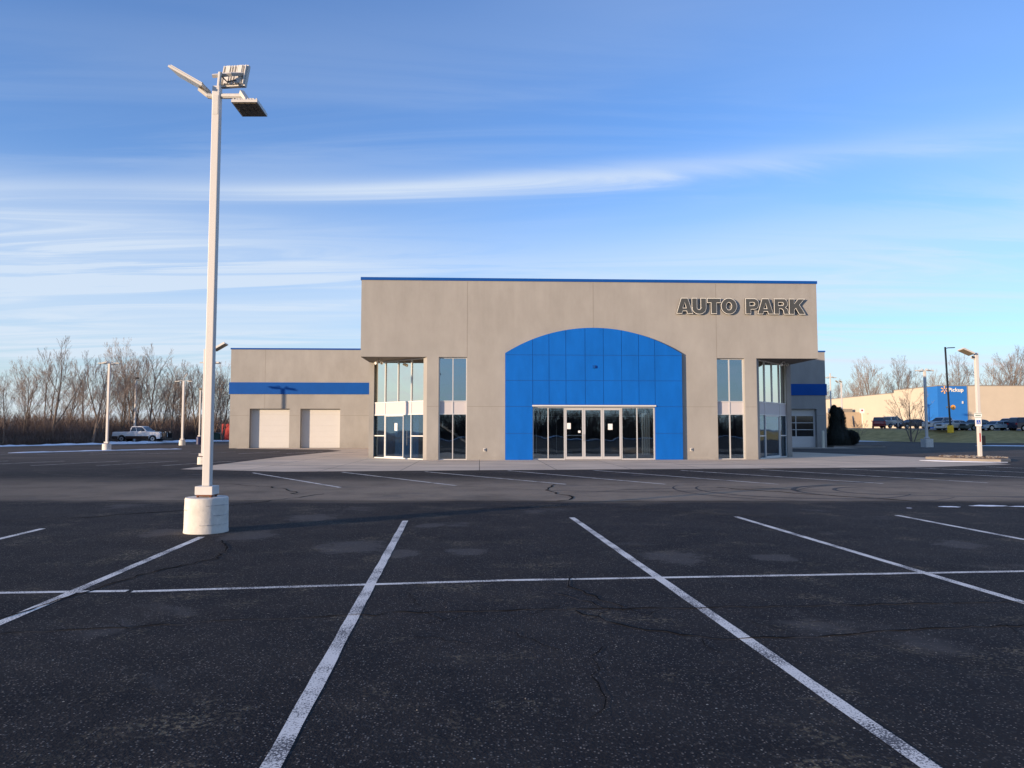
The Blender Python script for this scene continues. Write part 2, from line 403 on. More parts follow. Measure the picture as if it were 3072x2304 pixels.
def line_paint():
    m, nt, b = node_mat('worn_line_paint'); N, L = nt.nodes, nt.links
    tc = N.new('ShaderNodeTexCoord'); t = N.new('ShaderNodeTexNoise'); t.inputs['Scale'].default_value = 75; t.inputs['Detail'].default_value = 4; t.inputs['Roughness'].default_value = .7
    t2 = N.new('ShaderNodeTexNoise'); t2.inputs['Scale'].default_value = 2.2; t2.inputs['Detail'].default_value = 3
    L.new(tc.outputs['Object'], t.inputs['Vector']); L.new(tc.outputs['Object'], t2.inputs['Vector'])
    a = N.new('ShaderNodeMath'); a.operation = 'MULTIPLY_ADD'; L.new(t2.outputs['Fac'], a.inputs[0]); a.inputs[1].default_value = .55; L.new(t.outputs['Fac'], a.inputs[2])
    r = N.new('ShaderNodeMapRange'); r.inputs[1].default_value = .68; r.inputs[2].default_value = .77; L.new(a.outputs[0], r.inputs[0])
    x = N.new('ShaderNodeMix'); x.data_type = 'RGBA'; L.new(r.outputs[0], x.inputs[0])
    x.inputs[6].default_value = (.10, .10, .105, 1); x.inputs[7].default_value = (.80, .77, .70, 1)
    L.new(x.outputs[2], b.inputs['Base Color']); b.inputs['Roughness'].default_value = .85
    return m
M['line'] = line_paint()
M['crack'] = mat('crack_sealant', (.005, .005, .0055), .95, spec=.08)
M['crack_rim'] = mat('weathered_crack_edge', (.036, .030, .026), .9, var=.5, vscale=6)
M['tyremark'] = mat('tyre_mark', (.022, .020, .019), .75, var=.3, vscale=4)
M['earth'] = mat('winter_field', (.10, .080, .055), .95, var=.35, vscale=.4)
M['turf'] = mat('winter_turf', (.30, .215, .065), .95, col2=(.54, .37, .13), vscale=.9, bump=1, bscale=9)
M['lot2'] = mat('grey_lot', (.22, .20, .18), .9, var=.15, vscale=.5)
M['kerb'] = mat('kerb', (.25, .225, .195), .85, var=.1, vscale=2)

def poly(name, pts, k, z, kind='structure'):
    mb = MB(); mb.add([(x, y, z) if len(p) == 0 else (x, y, p[0]) for x, y, *p in pts], [tuple(range(len(pts)))], k)
    return tag(mb.build(name), kind=kind)
poly('ground', [(-1500,-1500),(1500,-1500),(1500,1500),(-1500,1500)], 'earth', -.06)
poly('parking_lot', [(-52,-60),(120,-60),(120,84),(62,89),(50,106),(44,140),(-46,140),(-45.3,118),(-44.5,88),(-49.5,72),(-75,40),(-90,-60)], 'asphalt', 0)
# apron in front of and round the showroom
ap = [(-13.3,29.9),(-8.6,28.1),(0,29.3),(9.4,30.4),(17.8,31.7),(22.9,34.2),(24.0,42),(21.0,52.5),(17.6,57.5),(17.6,64.2),(30.2,64.9),(30.2,68),(-24,65.4),(-23.8,63.8),(-15,60.5),(-13.0,57),(-13.6,43.2)]
poly('pavement', ap, 'concrete', .005)
# painted stall lines
def ribbon(mb, pts, wd, k, z, jit=0, r=rnd):
    pts = [Vector((*p, 0)) for p in pts]; L_ = []
    for i, p in enumerate(pts):
        d = (pts[min(i+1, len(pts)-1)] - pts[max(i-1, 0)]).normalized(); nn = Vector((-d.y, d.x, 0))
        h = wd[i]/2 if isinstance(wd, list) else wd/2
        L_.append((p - nn*(h + r.uniform(-jit, jit)), p + nn*(h + r.uniform(-jit, jit))))
    vs = []; fs = []
    for a, b_ in L_: vs += [(a.x, a.y, z), (b_.x, b_.y, z)]
    for i in range(len(L_)-1): fs.append((2*i, 2*i+2, 2*i+3, 2*i+1))
    mb.add(vs, fs, k)
def seg(a, b_, n): return [(a[0]+(b_[0]-a[0])*i/n, a[1]+(b_[1]-a[1])*i/n) for i in range(n+1)]
near = [((-7.1,7.6),(-7.43,11.87)), ((-4.0,4.5),(-4.53,10.95)), ((-.98,1.8),(-1.835,12.9)), ((2.08,1.8),(1.07,13.37)), ((4.75,5.3),(4.04,13.51)), ((7.5,8.2),(7.05,13.73))]
mb = MB()
for a, b_ in near: ribbon(mb, seg(a, b_, 40), .10, 'line', .0022, .004)
ribbon(mb, seg((-9,6.9),(-3.72,7.29),30), .088, 'line', .0034, .004); ribbon(mb, seg((-3.66,7.26),(-.03,7.80),24), .085, 'line', .0034, .004)
ribbon(mb, seg((-.03,7.80),(12,8.85),50), .085, 'line', .0034, .004)
tag(mb.build('painted_stall_lines'), kind='structure')
mb = MB()
farl = [((-9.51,27.4),(-4.69,20.39)),((-6.36,27.9),(-1.58,21.07)),((-3.29,28.2),(1.55,21.61)),((-.15,28.9),(4.43,21.61)),((3.18,29.2),(7.69,21.61)),((6.58,29.1),(10.88,21.9)),((9.88,29.7),(14.15,22.19)),((13.35,30.3),(18.2,22.8)),((16.8,31.0),(21.8,23.6)),((20.3,32.0),(25.5,24.2)),((23.8,33.8),(29.2,25.6)),((27.0,36.5),(32.5,28.0)),((30.5,40),(36,31))]
for a, b_ in farl: ribbon(mb, seg(a, b_, 12), .10, 'line', .0022, .004)
tag(mb.build('painted_stall_lines'), kind='structure')
mb = MB()      # faint lines of the left-hand rows
for i in range(9):
    x = -40 + i*3.1; ribbon(mb, seg((x, 47+i*.4), (x+1.2, 52+i*.4), 4), .10, 'line', .003)
for i in range(7):
    x = -30 + i*2.9; ribbon(mb, seg((x, 33), (x+1.4, 38), 4), .10, 'line', .003)
tag(mb.build('painted_stall_lines'), kind='structure')
# cracks
def jag(pts, step=.12, amp=.035, r=rnd):
    out = []
    for a, b_ in zip(pts[:-1], pts[1:]):
        a, b_ = Vector(a), Vector(b_); n = max(2, int((b_-a).length/step)); d = (b_-a).normalized(); nn = Vector((-d.y, d.x))
        for i in range(n): p = a.lerp(b_, i/n) + nn*r.gauss(0, amp); out.append((p.x, p.y))
    out.append(tuple(pts[-1])); return out
mb = MB()
cracks = [([(-4.3,5.9),(-4.15,6.9),(-3.95,8.2),(-3.6,9.1),(-3.75,9.9),(-4.1,10.6)], .016, .03),
          ([(-14,12.6),(-10.5,12.2),(-7.6,13.4),(-5.9,15.2),(-4.6,18.3)], .022, .05),
          ([(-4.8,5.55),(-2.9,6.0),(-1.4,6.35),(.2,6.55),(1.6,6.6),(3.3,6.75),(5.6,6.9),(8.5,7.0)], .010, .025),
          ([(.55,6.5),(.95,5.95),(1.5,5.62),(2.3,5.70),(3.4,5.95),(5.5,6.15),(8,6.3)], .012, .022),
          ([(.62,8.0),(.58,7.5),(.75,7.05),(.98,6.65)], .011, .02), ([(.42,7.2),(.70,6.8),(.80,6.6)], .008, .02),
          ([(.62,5.45),(.50,4.8),(.56,4.4),(.42,4.1)], .0045, .025),
          ([(-.2,15.2),(2.2,15.0),(3.8,13.9),(5.0,13.2)], .014, .04), ([(-.9,14.6),(.4,15.4),(1.2,15.3)], .012, .05),
          ([(-9,16.6),(-2,16.4),(4,16.35),(12,16.2),(24,16.3)], .022, .012),
          ([(1.2,21.5),(.9,19.2),(1.5,17.3),(1.0,16.5)], .03, .06), ([(5.6,20.4),(7.2,18.3),(8.9,16.4)], .045, .05),
          ([(-9,22),(-6.5,20.5),(-5.2,18.2)], .02, .08)]
for pts, wd, amp in cracks:
    j = jag(pts, .12 if wd < .02 else .25, amp); ribbon(mb, j, [wd*rnd.uniform(.5, 2.4) for _ in j], 'crack', .0052); wd > .0045 and ribbon(mb, j, [rnd.uniform(.015, .05) for _ in j], 'crack_rim', .0012)
for i in range(26):      # short hairlines branching off
    x, y = rnd.uniform(-3, 7), rnd.uniform(5.6, 7); a = rnd.uniform(0, 6.28); l = rnd.uniform(.2, .7)
    j = jag([(x, y), (x+l*math.cos(a), y+l*math.sin(a))], .06, .02); ribbon(mb, j, .006, 'crack', .0052)
tag(mb.build('asphalt_cracks'), kind='structure')
# tyre marks
mb = MB()
def arc(cx, cy, r, a0, a1, wd):
    n = 40; ribbon(mb, [(cx+r*math.cos(R(a0+(a1-a0)*i/n)), cy+r*math.sin(R(a0+(a1-a0)*i/n))) for i in range(n+1)], [wd*(.25+.75*math.sin(math.pi*i/n)) for i in range(n+1)], 'tyremark', .0025)
for args in [(7.5,19.6,2.6,150,330,.12),(7.7,19.6,3.4,150,320,.09),(9.5,19.0,2.2,40,250,.14),(9.8,19.2,1.4,20,230,.12),(5.5,15,5.2,60,130,.10),(12,24,6.5,210,290,.10),(3.2,25,6,230,300,.08),(11,17.6,4,70,160,.07)]: arc(*args)
tag(mb.build('tyre_marks'), kind='structure')
# loose pale stones and dead grass tufts are ground litter
mb = MB()
for i in range(90):
    y = rnd.uniform(2.6, 15)**1.0; x = rnd.uniform(-.72, .72)*y; q = rnd.uniform(.0015, .0045)
    mb.lathe((x, y, 0), [(q, .0), (q*.9, q*.6), (q*.3, q)], 5, 'kerb')
tag(mb.build('loose_stones'), kind='stuff', label='small pale stones scattered over the dark asphalt', cat='stones')
# lot beyond the bank, the grassy bank, the left-hand verge
XT = [(40,132,2.0),(52,121,1.95),(63,101,1.55),(90,94,1.5),(130,88,1.5)]
XB = [(38,128,.1),(47,112,.1),(58,93,-.01),(88,84,-.01),(130,76,-.01)]
mb = MB(); vs = []; fs = []; nx, ny = 120, 12
def lerp3(P, t):
    t *= len(P)-1; i = min(int(t), len(P)-2); f = t-i; return Vector(P[i]).lerp(Vector(P[i+1]), f)
for i in range(nx+1):
    a, b_ = lerp3(XB, i/nx), lerp3(XT, i/nx)
    for j in range(ny+1):
        t = j/ny; p = a.lerp(b_, t); p.z = a.z + (b_.z-a.z)*(t*t*(3-2*t)) + rnd.uniform(-.04, .04)*(0 < j < ny)
        vs.append(p)
for i in range(nx):
    for j in range(ny): o = i*(ny+1)+j; fs.append((o, o+ny+1, o+ny+2, o+1))
mb.add(vs, fs, 'turf'); tag(mb.build('grass_bank', smooth=True), kind='structure')
poly('store_lot', [(40,132,2.0),(52,121,1.95),(63,101,1.55),(90,94,1.5),(130,88,1.5),(260,88,1.5),(260,124,2.0),(200,300,2.0),(40,300,2.0)], 'lot2', 0)
poly('verge', [(-120,60,0),(-75,40,-.02),(-49.5,72,.03),(-44.5,88,.05),(-45.3,118,.05),(-46,140,.05),(-30,141,.2),(-30,260,.4),(-120,260,.4)], 'earth', 0)
# snow: ridges along the left kerb and thin patches
def snow(name, pts, wd, ht, label):
    mb = MB(); vs = []; fs = []; n = len(pts)
    K = [(-.5,0),(-.35,.5),(-.1,.95),(.15,1),(.38,.55),(.5,0)]
    P = [Vector((*p, 0)) for p in pts]
    for i, p in enumerate(P):
        d = (P[min(i+1,n-1)]-P[max(i-1,0)]).normalized(); nn = Vector((-d.y, d.x, 0)); ww = wd*rnd.uniform(.6, 1.3); h = ht*rnd.uniform(.4, 1.3)
        if i in (0, n-1): ww *= .15; h = .01
        for a, b_ in K: vs.append(p + nn*ww*a + Vector((0, 0, h*b_ + (-.01 if b_ == 0 else 0) + .02)))
    m_ = len(K)
    for i in range(n-1):
        for j in range(m_-1): o = i*m_+j; fs.append((o, o+m_, o+m_+1, o+1))
    mb.add(vs, fs, 'snow'); return tag(mb.build(name, smooth=True), label, 'snow', kind='stuff')
def interp(P, n): return [tuple(lerp3([(*p, 0) for p in P], i/n)[:2]) for i in range(n+1)]
snow('snow', interp([(-62,58),(-49.8,71),(-44.9,88)], 50), 1.5, .14, 'thin ridge of ploughed snow along the left kerb of the lot')
snow('snow', interp([(-46,85),(-44.8,88),(-45.2,118)], 60), 2.8, .22, 'ploughed snow bank in front of the white pickup')
snow('snow', interp([(-44,106),(-34,110),(-20,112)], 30), 2.2, .16, 'snow strip in front of the bins beside the tan wing')
snow('snow', interp([(-34.5,51),(-31,57.4),(-27.5,62)], 24), .55, .05, 'narrow snow strip around the white concrete pole base')
snow('snow', [(21.0,38.4),(21.4,37.6),(21.8,37.0),(22.4,36.6),(23.1,36.3),(24.0,36.1)], .45, .03, 'snow patch along the edge of the small mulch island')
snow('snow', [(47,75.5),(48.2,74.8),(50,73.6),(52.5,72.5),(56,71)], 1.3, .05, 'thin snow patch on the asphalt below the grass bank')
snow('snow', [(44.5,122),(46.5,119.5),(48.5,117.5),(50,116.5),(51.5,116.6)], 3.0, .7, 'snow heap on the bank beside the small bare sapling')
snow('snow', [(42,122),(44,117),(47,111.6),(50,107),(54,100.5)], .8, .16, 'melting snow line at the foot of the grass bank')
snow('snow', [(50,120),(54,117.5),(58,114)], .9, .2, 'snow strip along the kerb below the dark blue sedan')
mb = MB()
def blob(cx, cy, rx, ry, z, k, n=22):
    mb.add([(cx+rx*rnd.uniform(.65, 1.1)*math.cos(6.283*i/n), cy+ry*rnd.uniform(.65, 1.1)*math.sin(6.283*i/n), z) for i in range(n)], [tuple(range(n))], k)
blob(8.85,15.15,.22,.13,.012,'snow'); blob(9.75,15.35,.38,.16,.012,'snow'); blob(10.5,15.2,.5,.13,.012,'snow'); blob(7.9,14.9,.06,.06,.012,'snow'); blob(11.6,15.6,.3,.1,.012,'snow')
tag(mb.build('snow'), 'small melting ice patches on the asphalt at the right edge', 'snow', kind='stuff')
# small mulch island with kerb by the parking-sign pole
isl = [(21.6,40.9),(22.0,38.2),(22.9,36.2),(23.8,35.6),(25.0,36.3),(26.4,38.8),(27.2,41.6),(26.2,43.0),(23.5,43.2)]
isl = [(24.75+(x-24.75)*.70, 39.9+(y-39.9)*.74) for x, y in isl]
mb = MB(); mb.prism(isl, lambda a, b_, d: (a, b_, d), .13, -.02, 'kerb')
tag(mb.build('kerb', bevel=.02), kind='structure')
ci = (24.6, 39.8); inn = [(ci[0]+(x-ci[0])*.92, ci[1]+(y-ci[1])*.93) for x, y in isl]
mb = MB(); mb.prism(inn, lambda a, b_, d: (a, b_, d), .15, .12, 'mulch')
for i in range(260):
    t = rnd.uniform(0, 6.28); q = rnd.uniform(0, 1)**.5*.85
    x = ci[0]+q*1.6*math.cos(t); y = ci[1]+q*2.3*math.sin(t); s_ = rnd.uniform(.03, .09); mb.lathe((x, y, .14), [(s_, 0), (s_*.8, s_*.5), (s_*.2, s_*.8)], 5, 'kerb' if rnd.random() < .6 else 'mulch')
tag(mb.build('mulch_bed'), kind='structure')
mb = MB(); mb.prism([(29.2,67.6),(34.0,67.8),(34.2,72.5),(29.2,72.5)], lambda a, b_, d: (a, b_, d), .14, -.02, 'kerb')
mb.prism([(29.35,67.8),(33.85,68.0),(34.0,72.3),(29.35,72.3)], lambda a, b_, d: (a, b_, d), .17, .13, 'mulch')
tag(mb.build('mulch_bed'), kind='structure')

# ------------------------------------------------------------------ dealership
TH = R(2.54); O = Vector((-8.0, 39.05, 0))
B = thing('dealership_building', O, 'tan stucco car showroom with blue arched entrance and lower service wing', 'building', rz=TH)
def Lp(s, d, z=0): return Vector((O.x + s*math.cos(TH) - d*math.sin(TH), O.y + s*math.sin(TH) + d*math.cos(TH), z))
S, T0 = 24.65, 5.45
mb = MB()
for (a, b_, z0, z1) in [(0,S,T0,9.55),(3.52,4.12,0,T0),(5.62,9.10,0,T0),(9.10,15.65,2.86,T0),(15.65,19.07,0,T0),(20.58,21.2,0,T0)]:
    mb.box(a, b_, 0, .4, z0, z1, 'stucco')
mb.box(0, .4, .4, 26.98, T0, 9.55, 'stucco'); mb.box(S-.4, S, .4, 26.98, T0, 9.55, 'stucco')
mb.box(0, .27, 3.2, 26.98, 0, T0, 'stucco'); mb.box(S-.27, S, 3.6, 26.98, 0, T0, 'stucco')
# bay jambs: short diagonal returns
mb.prism([(3.52,.002),(3.52,.398),(3.40,.398),(3.30,.20),(3.50,.002)], lambda a, b_, d: (a, b_, d), T0, 0, 'stucco')
mb.prism([(21.20,.002),(21.20,.398),(21.34,.398),(21.44,.20),(21.24,.002)], lambda a, b_, d: (a, b_, d), T0, 0, 'stucco')
for s_ in (5.62, 12.38, 19.07): mb.box(s_-.008, s_+.008, -.003, 0, T0 if s_ != 12.38 else 7.03, 9.5, 'joint')
for a, b_ in ((3.52,4.12),(5.62,7.64),(17.12,19.07),(20.58,21.2)): mb.box(a, b_, -.003, 0, 2.815, 2.832, 'joint')
mb.build('wall', B)
mb = MB(); mb.box(-.04, S+.04, -.04, .46, 9.55, 9.70, 'blue_paint'); mb.box(-.04, .46, .46, 27.0, 9.55, 9.70, 'blue_paint'); mb.box(S-.46, S+.04, .46, 27.0, 9.55, 9.70, 'blue_paint')
mb.build('parapet_cap', B)
mb = MB(); mb.box(.4, S-.4, .4, 27, 9.2, 9.3, 'dark'); mb.build('roof', B)
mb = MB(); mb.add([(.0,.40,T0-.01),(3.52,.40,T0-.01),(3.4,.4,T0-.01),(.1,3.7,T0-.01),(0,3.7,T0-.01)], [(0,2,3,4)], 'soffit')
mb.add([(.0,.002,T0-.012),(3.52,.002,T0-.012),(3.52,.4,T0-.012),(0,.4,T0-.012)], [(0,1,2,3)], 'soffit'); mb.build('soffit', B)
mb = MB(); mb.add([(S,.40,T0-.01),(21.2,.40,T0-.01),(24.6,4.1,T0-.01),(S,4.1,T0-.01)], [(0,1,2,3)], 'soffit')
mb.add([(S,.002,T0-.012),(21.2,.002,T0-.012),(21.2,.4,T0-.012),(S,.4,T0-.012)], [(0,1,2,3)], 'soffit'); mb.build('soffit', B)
# blue arch
AX0, AX1, SP, AP = 7.64, 17.12, 5.66, 7.04
hw = (AX1-AX0)/2; rise = AP-SP; RA = (hw*hw+rise*rise)/(2*rise); CX = (AX0+AX1)/2; CZ = AP-RA
def az(s_): return CZ + math.sqrt(max(RA*RA-(s_-CX)**2, 0))
fn = lambda a, b_, d: (a, d, b_)
def cols(x0, x1, n=60): return [(x0+(x1-x0)*i/n, az(x0+(x1-x0)*i/n)) for i in range(n+1)]
mb = MB()
mb.prism([(AX0,.0),(9.10,.0),(9.10,2.90)]+[(15.65,2.90),(15.65,0),(AX1,0)]+cols(AX0, AX1)[::-1], fn, -.16, -.001, 'blue_seam')
cx = [AX0, 9.10, 9.97, 10.87, 11.90, 12.88, 13.86, 14.78, 15.65, AX1]; rows = [0, 1.40, 2.82, 4.20, 5.56, 99]; g = .011
for i in range(9):
    side = i in (0, 8)
    for j in range(5):
        z0, z1 = rows[j], rows[j+1]
        if not side:
            if j < 2: continue
            if j == 2: z0 = 2.91
        x0, x1 = cx[i]+g, cx[i+1]-g
        if j == 4: P = [(x0, z0+g), (x1, z0+g)] + [(a, z-g) for a, z in cols(x0, x1, 12)[::-1]]
        else: P = [(x0, z0+g), (x1, z0+g), (x1, z1-g), (x0, z1-g)]
        mb.prism(P, fn, -.185, -.161, 'blue')
ar = mb.build('arch_panel', B)
mb = MB(); mb.box(9.07, 15.68, -.24, -.001, 2.825, 2.898, 'white_metal'); mb.build('header_trim', B)

def pln(p0, dx, n):      # local plane: a along, b up, d depth behind
    p0, dx, n = Vector(p0), Vector(dx).normalized(), Vector(n).normalized()
    return lambda a, b_, d: tuple(p0 + dx*a + Vector((0, 0, b_)) - n*d)
def bar(mb, fn, a0, a1, b0, b1, d0, d1, k): mb.prism([(a0,b0),(a1,b0),(a1,b1),(a0,b1)], fn, d0, d1, k)
def pane(fn, a0, a1, b0, b1, parent, k='glass', d=.055):
    mb = MB(); bar(mb, fn, a0, a1, b0, b1, d, d+.008, k); return mb.build('pane', parent)
def window(fn, vert, rails, glz, fr='white_metal', fw=.05, dp=.11, parent=B, name='window'):
    """vert: mullion centres; rails: list of (z0,z1); glz: list of (i0,i1,z0,z1,kind) panes"""
    mb = MB(); zt = rails[-1][1]
    for v in vert: bar(mb, fn, v-fw/2, v+fw/2, 0, zt, 0, dp, fr)
    for z0, z1 in rails:
        for a, b_ in zip(vert[:-1], vert[1:]): bar(mb, fn, a+fw/2, b_-fw/2, z0, z1, .003, dp-.003, fr)
    o = mb.build(name, parent)
    for a0, a1, z0, z1, k in glz:
        if k == 'spandrel':
            m2 = MB(); bar(m2, fn, a0, a1, z0, z1, .03, .06, 'spandrel'); m2.build('spandrel_panel', o)
        else: pane(fn, a0, a1, z0, z1, o, k)
    return o
h = .025
f1 = pln((4.12, .17, 0), (1, 0, 0), (0, -1, 0))
window(f1, [.03,.745,1.47], [(0,.05),(2.40,2.45),(3.09,3.14),(5.39,5.445)],
       [(.055,.72,.05,2.40,'glass'),(.77,1.445,.05,2.40,'glass'),(.055,.72,2.45,3.09,'spandrel'),(.77,1.445,2.45,3.09,'spandrel'),(.055,.72,3.14,5.39,'glass_hi'),(.77,1.445,3.14,5.39,'glass_hi')], fr='alu')
f2 = pln((19.07, .17, 0), (1, 0, 0), (0, -1, 0))
window(f2, [.03,.72,1.48], [(0,.05),(2.40,2.45),(3.09,3.14),(5.39,5.445)],
       [(.055,.695,.05,2.40,'glass'),(.745,1.455,.05,2.40,'glass'),(.055,.695,2.45,3.09,'spandrel'),(.745,1.455,2.45,3.09,'spandrel'),(.055,.695,3.14,5.39,'glass_hi'),(.745,1.455,3.14,5.39,'glass_hi')], fr='alu')
# diagonal corner bays
def bay(p0, p1, n, flip):
    p0, p1 = Vector(p0), Vector(p1); W = (p1-p0).length; f = pln((p0.x, p0.y, 0), p1-p0, n)
    V = [.03, W*.245, W*.755, W-.03]; R_ = [(0,.06),(2.40,2.46),(3.09,3.15),(5.38,5.438)]
    gl = []
    for i in range(3):
        a, b_ = V[i]+h, V[i+1]-h; gl.append((a, b_, 2.46, 3.09, 'spandrel'))
        if i != 1: gl += [(a, b_, .06, 1.23, 'glass'), (a, b_, 1.29, 2.40, 'glass'), (a, b_, 3.15, 5.38, 'glass_bay')]
    mid = (V[1]+V[2])/2
    gl += [(V[1]+h, mid-h, 3.15, 5.38, 'glass_bay'), (mid+h, V[2]-h, 3.15, 5.38, 'glass_bay')]
    o = window(f, V, R_, gl)
    mb = MB(); bar(mb, f, mid-.022, mid+.022, 3.15, 5.38, .003, .107, 'white_metal')
    mb.build('glazing_bar', o)
    for i in (0, 2):
        mb = MB(); bar(mb, f, V[i]+h, V[i+1]-h, 1.23, 1.29, .003, .107, 'white_metal'); mb.build('glazing_bar', o)
    # a glazed door leaf and a fixed light under the wide middle field
    dm = V[1] + (V[2]-V[1])*(.70 if not flip else .93)
    d = MB(); bar(d, f, V[1]+h+.004, V[1]+h+.045, .06, 2.396, .02, .07, 'white_metal'); bar(d, f, dm-.02, dm+.02, .06, 2.396, .02, .07, 'white_metal')
    bar(d, f, V[1]+h+.045, dm-.02, .06, .13, .02, .07, 'white_metal'); bar(d, f, V[1]+h+.045, dm-.02, 2.34, 2.396, .02, .07, 'white_metal')
    dd = d.build('door', B); pane(f, V[1]+h+.045, dm-.02, .13, 2.34, dd, d=.04)
    if not flip:
        hd = MB(); hd.tube([f(dm+.42, .75, -.05), f(dm+.42, 1.55, -.05)], .016, 8, 'steel'); hd.tube([f(dm+.3, 1.2, .02), f(dm+.62, 1.2, -.04)], .01, 6, 'steel'); hd.build('handle', dd)
    pane(f, dm+.02, V[2]-h, .06, 2.396, o)
    return f, W
fL, WL = bay((.20, 3.36, 0), (3.35, .24, 0), (-.707, -.707, 0), False)
fR, WR = bay((21.42, .36, 0), (24.42, 3.72, 0), (.745, -.667, 0), True)
# entrance
fe = pln((9.10, .02, 0), (1, 0, 0), (0, -1, 0))
window(fe, [.03,.83,1.70], [(0,.07),(2.75,2.855)], [(.055,.805,.07,2.75,'glass'),(.855,1.675,.07,2.75,'glass')], fr='alu')
window(fe, [4.78,5.60,6.52], [(0,.07),(2.75,2.855)], [(4.805,5.575,.07,2.75,'glass'),(5.625,6.495,.07,2.75,'glass')], fr='alu')
mb = MB(); bar(mb, fe, 1.725, 4.755, 2.76, 2.855, .0, .11, 'alu'); mb.build('door_header', B)
for i in range(3):
    a = 1.735 + i*1.005; b_ = a + .995; mb = MB()
    bar(mb, fe, a, a+.085, 0.02, 2.755, .01, .06, 'alu'); bar(mb, fe, b_-.085, b_, 0.02, 2.755, .01, .06, 'alu')
    bar(mb, fe, a+.085, b_-.085, .02, .17, .013, .057, 'alu'); bar(mb, fe, a+.085, b_-.085, 2.64, 2.755, .013, .057, 'alu')
    d = mb.build('door', B); pane(fe, a+.085, b_-.085, .17, 2.64, d, d=.03)
    mb = MB()
    if i == 0:
        mb.tube([fe(b_-.045, 1.0, -.06), fe(b_-.045, 1.35, -.06)], .014, 8, 'steel'); mb.tube([fe(b_-.045, 1.02, .01), fe(b_-.045, 1.02, -.06)], .01, 6, 'steel'); mb.tube([fe(b_-.045, 1.33, .01), fe(b_-.045, 1.33, -.06)], .01, 6, 'steel'); mb.build('handle', d)
        m2 = MB(); bar(m2, fe, a+.085, b_-.085, 1.27, 1.31, .06, .10, 'alu'); m2.build('push_bar', d)
    if i == 1:
        mb.tube([fe(a+.045, 1.0, -.06), fe(a+.045, 1.35, -.06)], .014, 8, 'steel'); mb.tube([fe(a+.045, 1.02, .01), fe(a+.045, 1.02, -.06)], .01, 6, 'steel'); mb.tube([fe(a+.045, 1.33, .01), fe(a+.045, 1.33, -.06)], .01, 6, 'steel'); mb.build('handle', d)
# service wing (behind and to both sides)
WD = 27.0; mb = MB(); zc_ = 8.72
def wwall(a, b_, z0, z1): mb.box(a, b_, WD, WD+.6, z0, z1, 'stucco')
wwall(-15.65,-13.93,0,3.48); wwall(-10.46,-9.51,0,3.48); wwall(-6.03,0,0,3.48); wwall(-15.65,0,3.48,zc_)
wwall(0,S,0,zc_)
wwall(S,33.45,0,3.52); wwall(37.0,37.88,0,3.52); wwall(S,37.88,3.52,zc_)
mb.box(-15.65,-15.25,WD+.6,WD+22,0,zc_,'stucco'); mb.box(37.48,37.88,WD+.6,WD+22,0,zc_,'stucco'); mb.box(-15.65,37.88,WD+22,WD+22.4,0,zc_,'stucco')
mb.box(-12.66,-12.64,WD-.003,WD,3.48,8.7,'joint')
for a, b_ in ((-15.65,-13.93),(-10.46,-9.51),(-6.03,0)): mb.box(a, b_, WD-.003, WD, 2.87, 2.89, 'joint')
mb.box(37.0, 37.88, WD-.003, WD, 2.9, 2.92, 'joint'); mb.box(33.3, 33.32, WD-.003, WD, 3.52, 8.7, 'joint')
mb.build('wing_wall', B)
mb = MB(); mb.box(-15.70,-.05,WD-.05,WD+.7,zc_,zc_+.13,'blue_paint')
mb.box(-15.70,-15.2,WD+.7,WD+22.4,zc_,zc_+.13,'blue_paint'); mb.build('wing_parapet_cap', B)
mb = MB(); mb.box(S+.05,37.93,WD-.05,WD+.7,zc_,zc_+.13,'blue_paint'); mb.box(37.43,37.93,WD+.7,WD+22.4,zc_,zc_+.13,'blue_paint'); mb.build('wing_parapet_cap', B)
mb = MB(); mb.box(-15.2,37.4,WD+.7,WD+22,8.3,8.4,'dark'); mb.box(-8.4,-7.1,WD+3,WD+4,8.4,9.1,'blue_paint'); mb.build('wing_roof', B)
mb = MB(); mb.box(-15.75,-.001,WD-.06,WD-.001,4.76,5.80,'blue_paint'); mb.build('blue_stripe', B)
mb = MB(); mb.box(S+.001,37.98,WD-.06,WD-.001,4.76,5.80,'blue_paint'); mb.build('blue_stripe', B)
for a, b_ in ((-13.93,-10.46),(-9.51,-6.03)):
    mb = MB(); y = WD+.48
    for j in range(7):
        z0 = .02 + j*3.46/7; mb.box(a+.01, b_-.01, y, y+.05, z0, z0+3.46/7-.004, 'door_white')
    mb.box(a+.01, b_-.01, y+.012, y+.06, .01, 3.48, 'door_white')
    for (c, d_) in ((a-.0+.001, a+.035), (b_-.035, b_-.001)): mb.box(c, d_, y-.04, y-.001, .01, 3.475, 'white_metal')
    mb.build('garage_door', B, bevel=.006)
y = WD+.38; mb = MB(); a, b_ = 33.46, 36.99
mb.box(a, b_, y, y+.05, .02, 1.02, 'door_white'); mb.box(a, b_, y, y+.05, 2.88, 3.5, 'door_white')
zz = [1.02, 1.60, 1.66, 2.23, 2.29, 2.88]
mb.box(a, a+.15, y, y+.05, 1.02, 2.88, 'door_white'); mb.box(b_-.15, b_, y, y+.05, 1.02, 2.88, 'door_white')
for z0, z1 in ((1.60,1.66),(2.23,2.29)): mb.box(a+.15, b_-.15, y+.002, y+.048, z0, z1, 'door_white')
gd = mb.build('garage_door', B)
for z0, z1 in ((1.02,1.60),(1.66,2.23),(2.29,2.88)):
    m2 = MB(); m2.box(35.17, 35.25, y+.003, y+.047, z0, z1, 'door_white'); m2.build('glazing_bar', gd)
    for c, d_ in ((a+.15, 35.17), (35.25, b_-.15)):
        m2 = MB(); m2.box(c, d_, y+.02, y+.03, z0, z1, 'carglass'); m2.build('pane', gd)
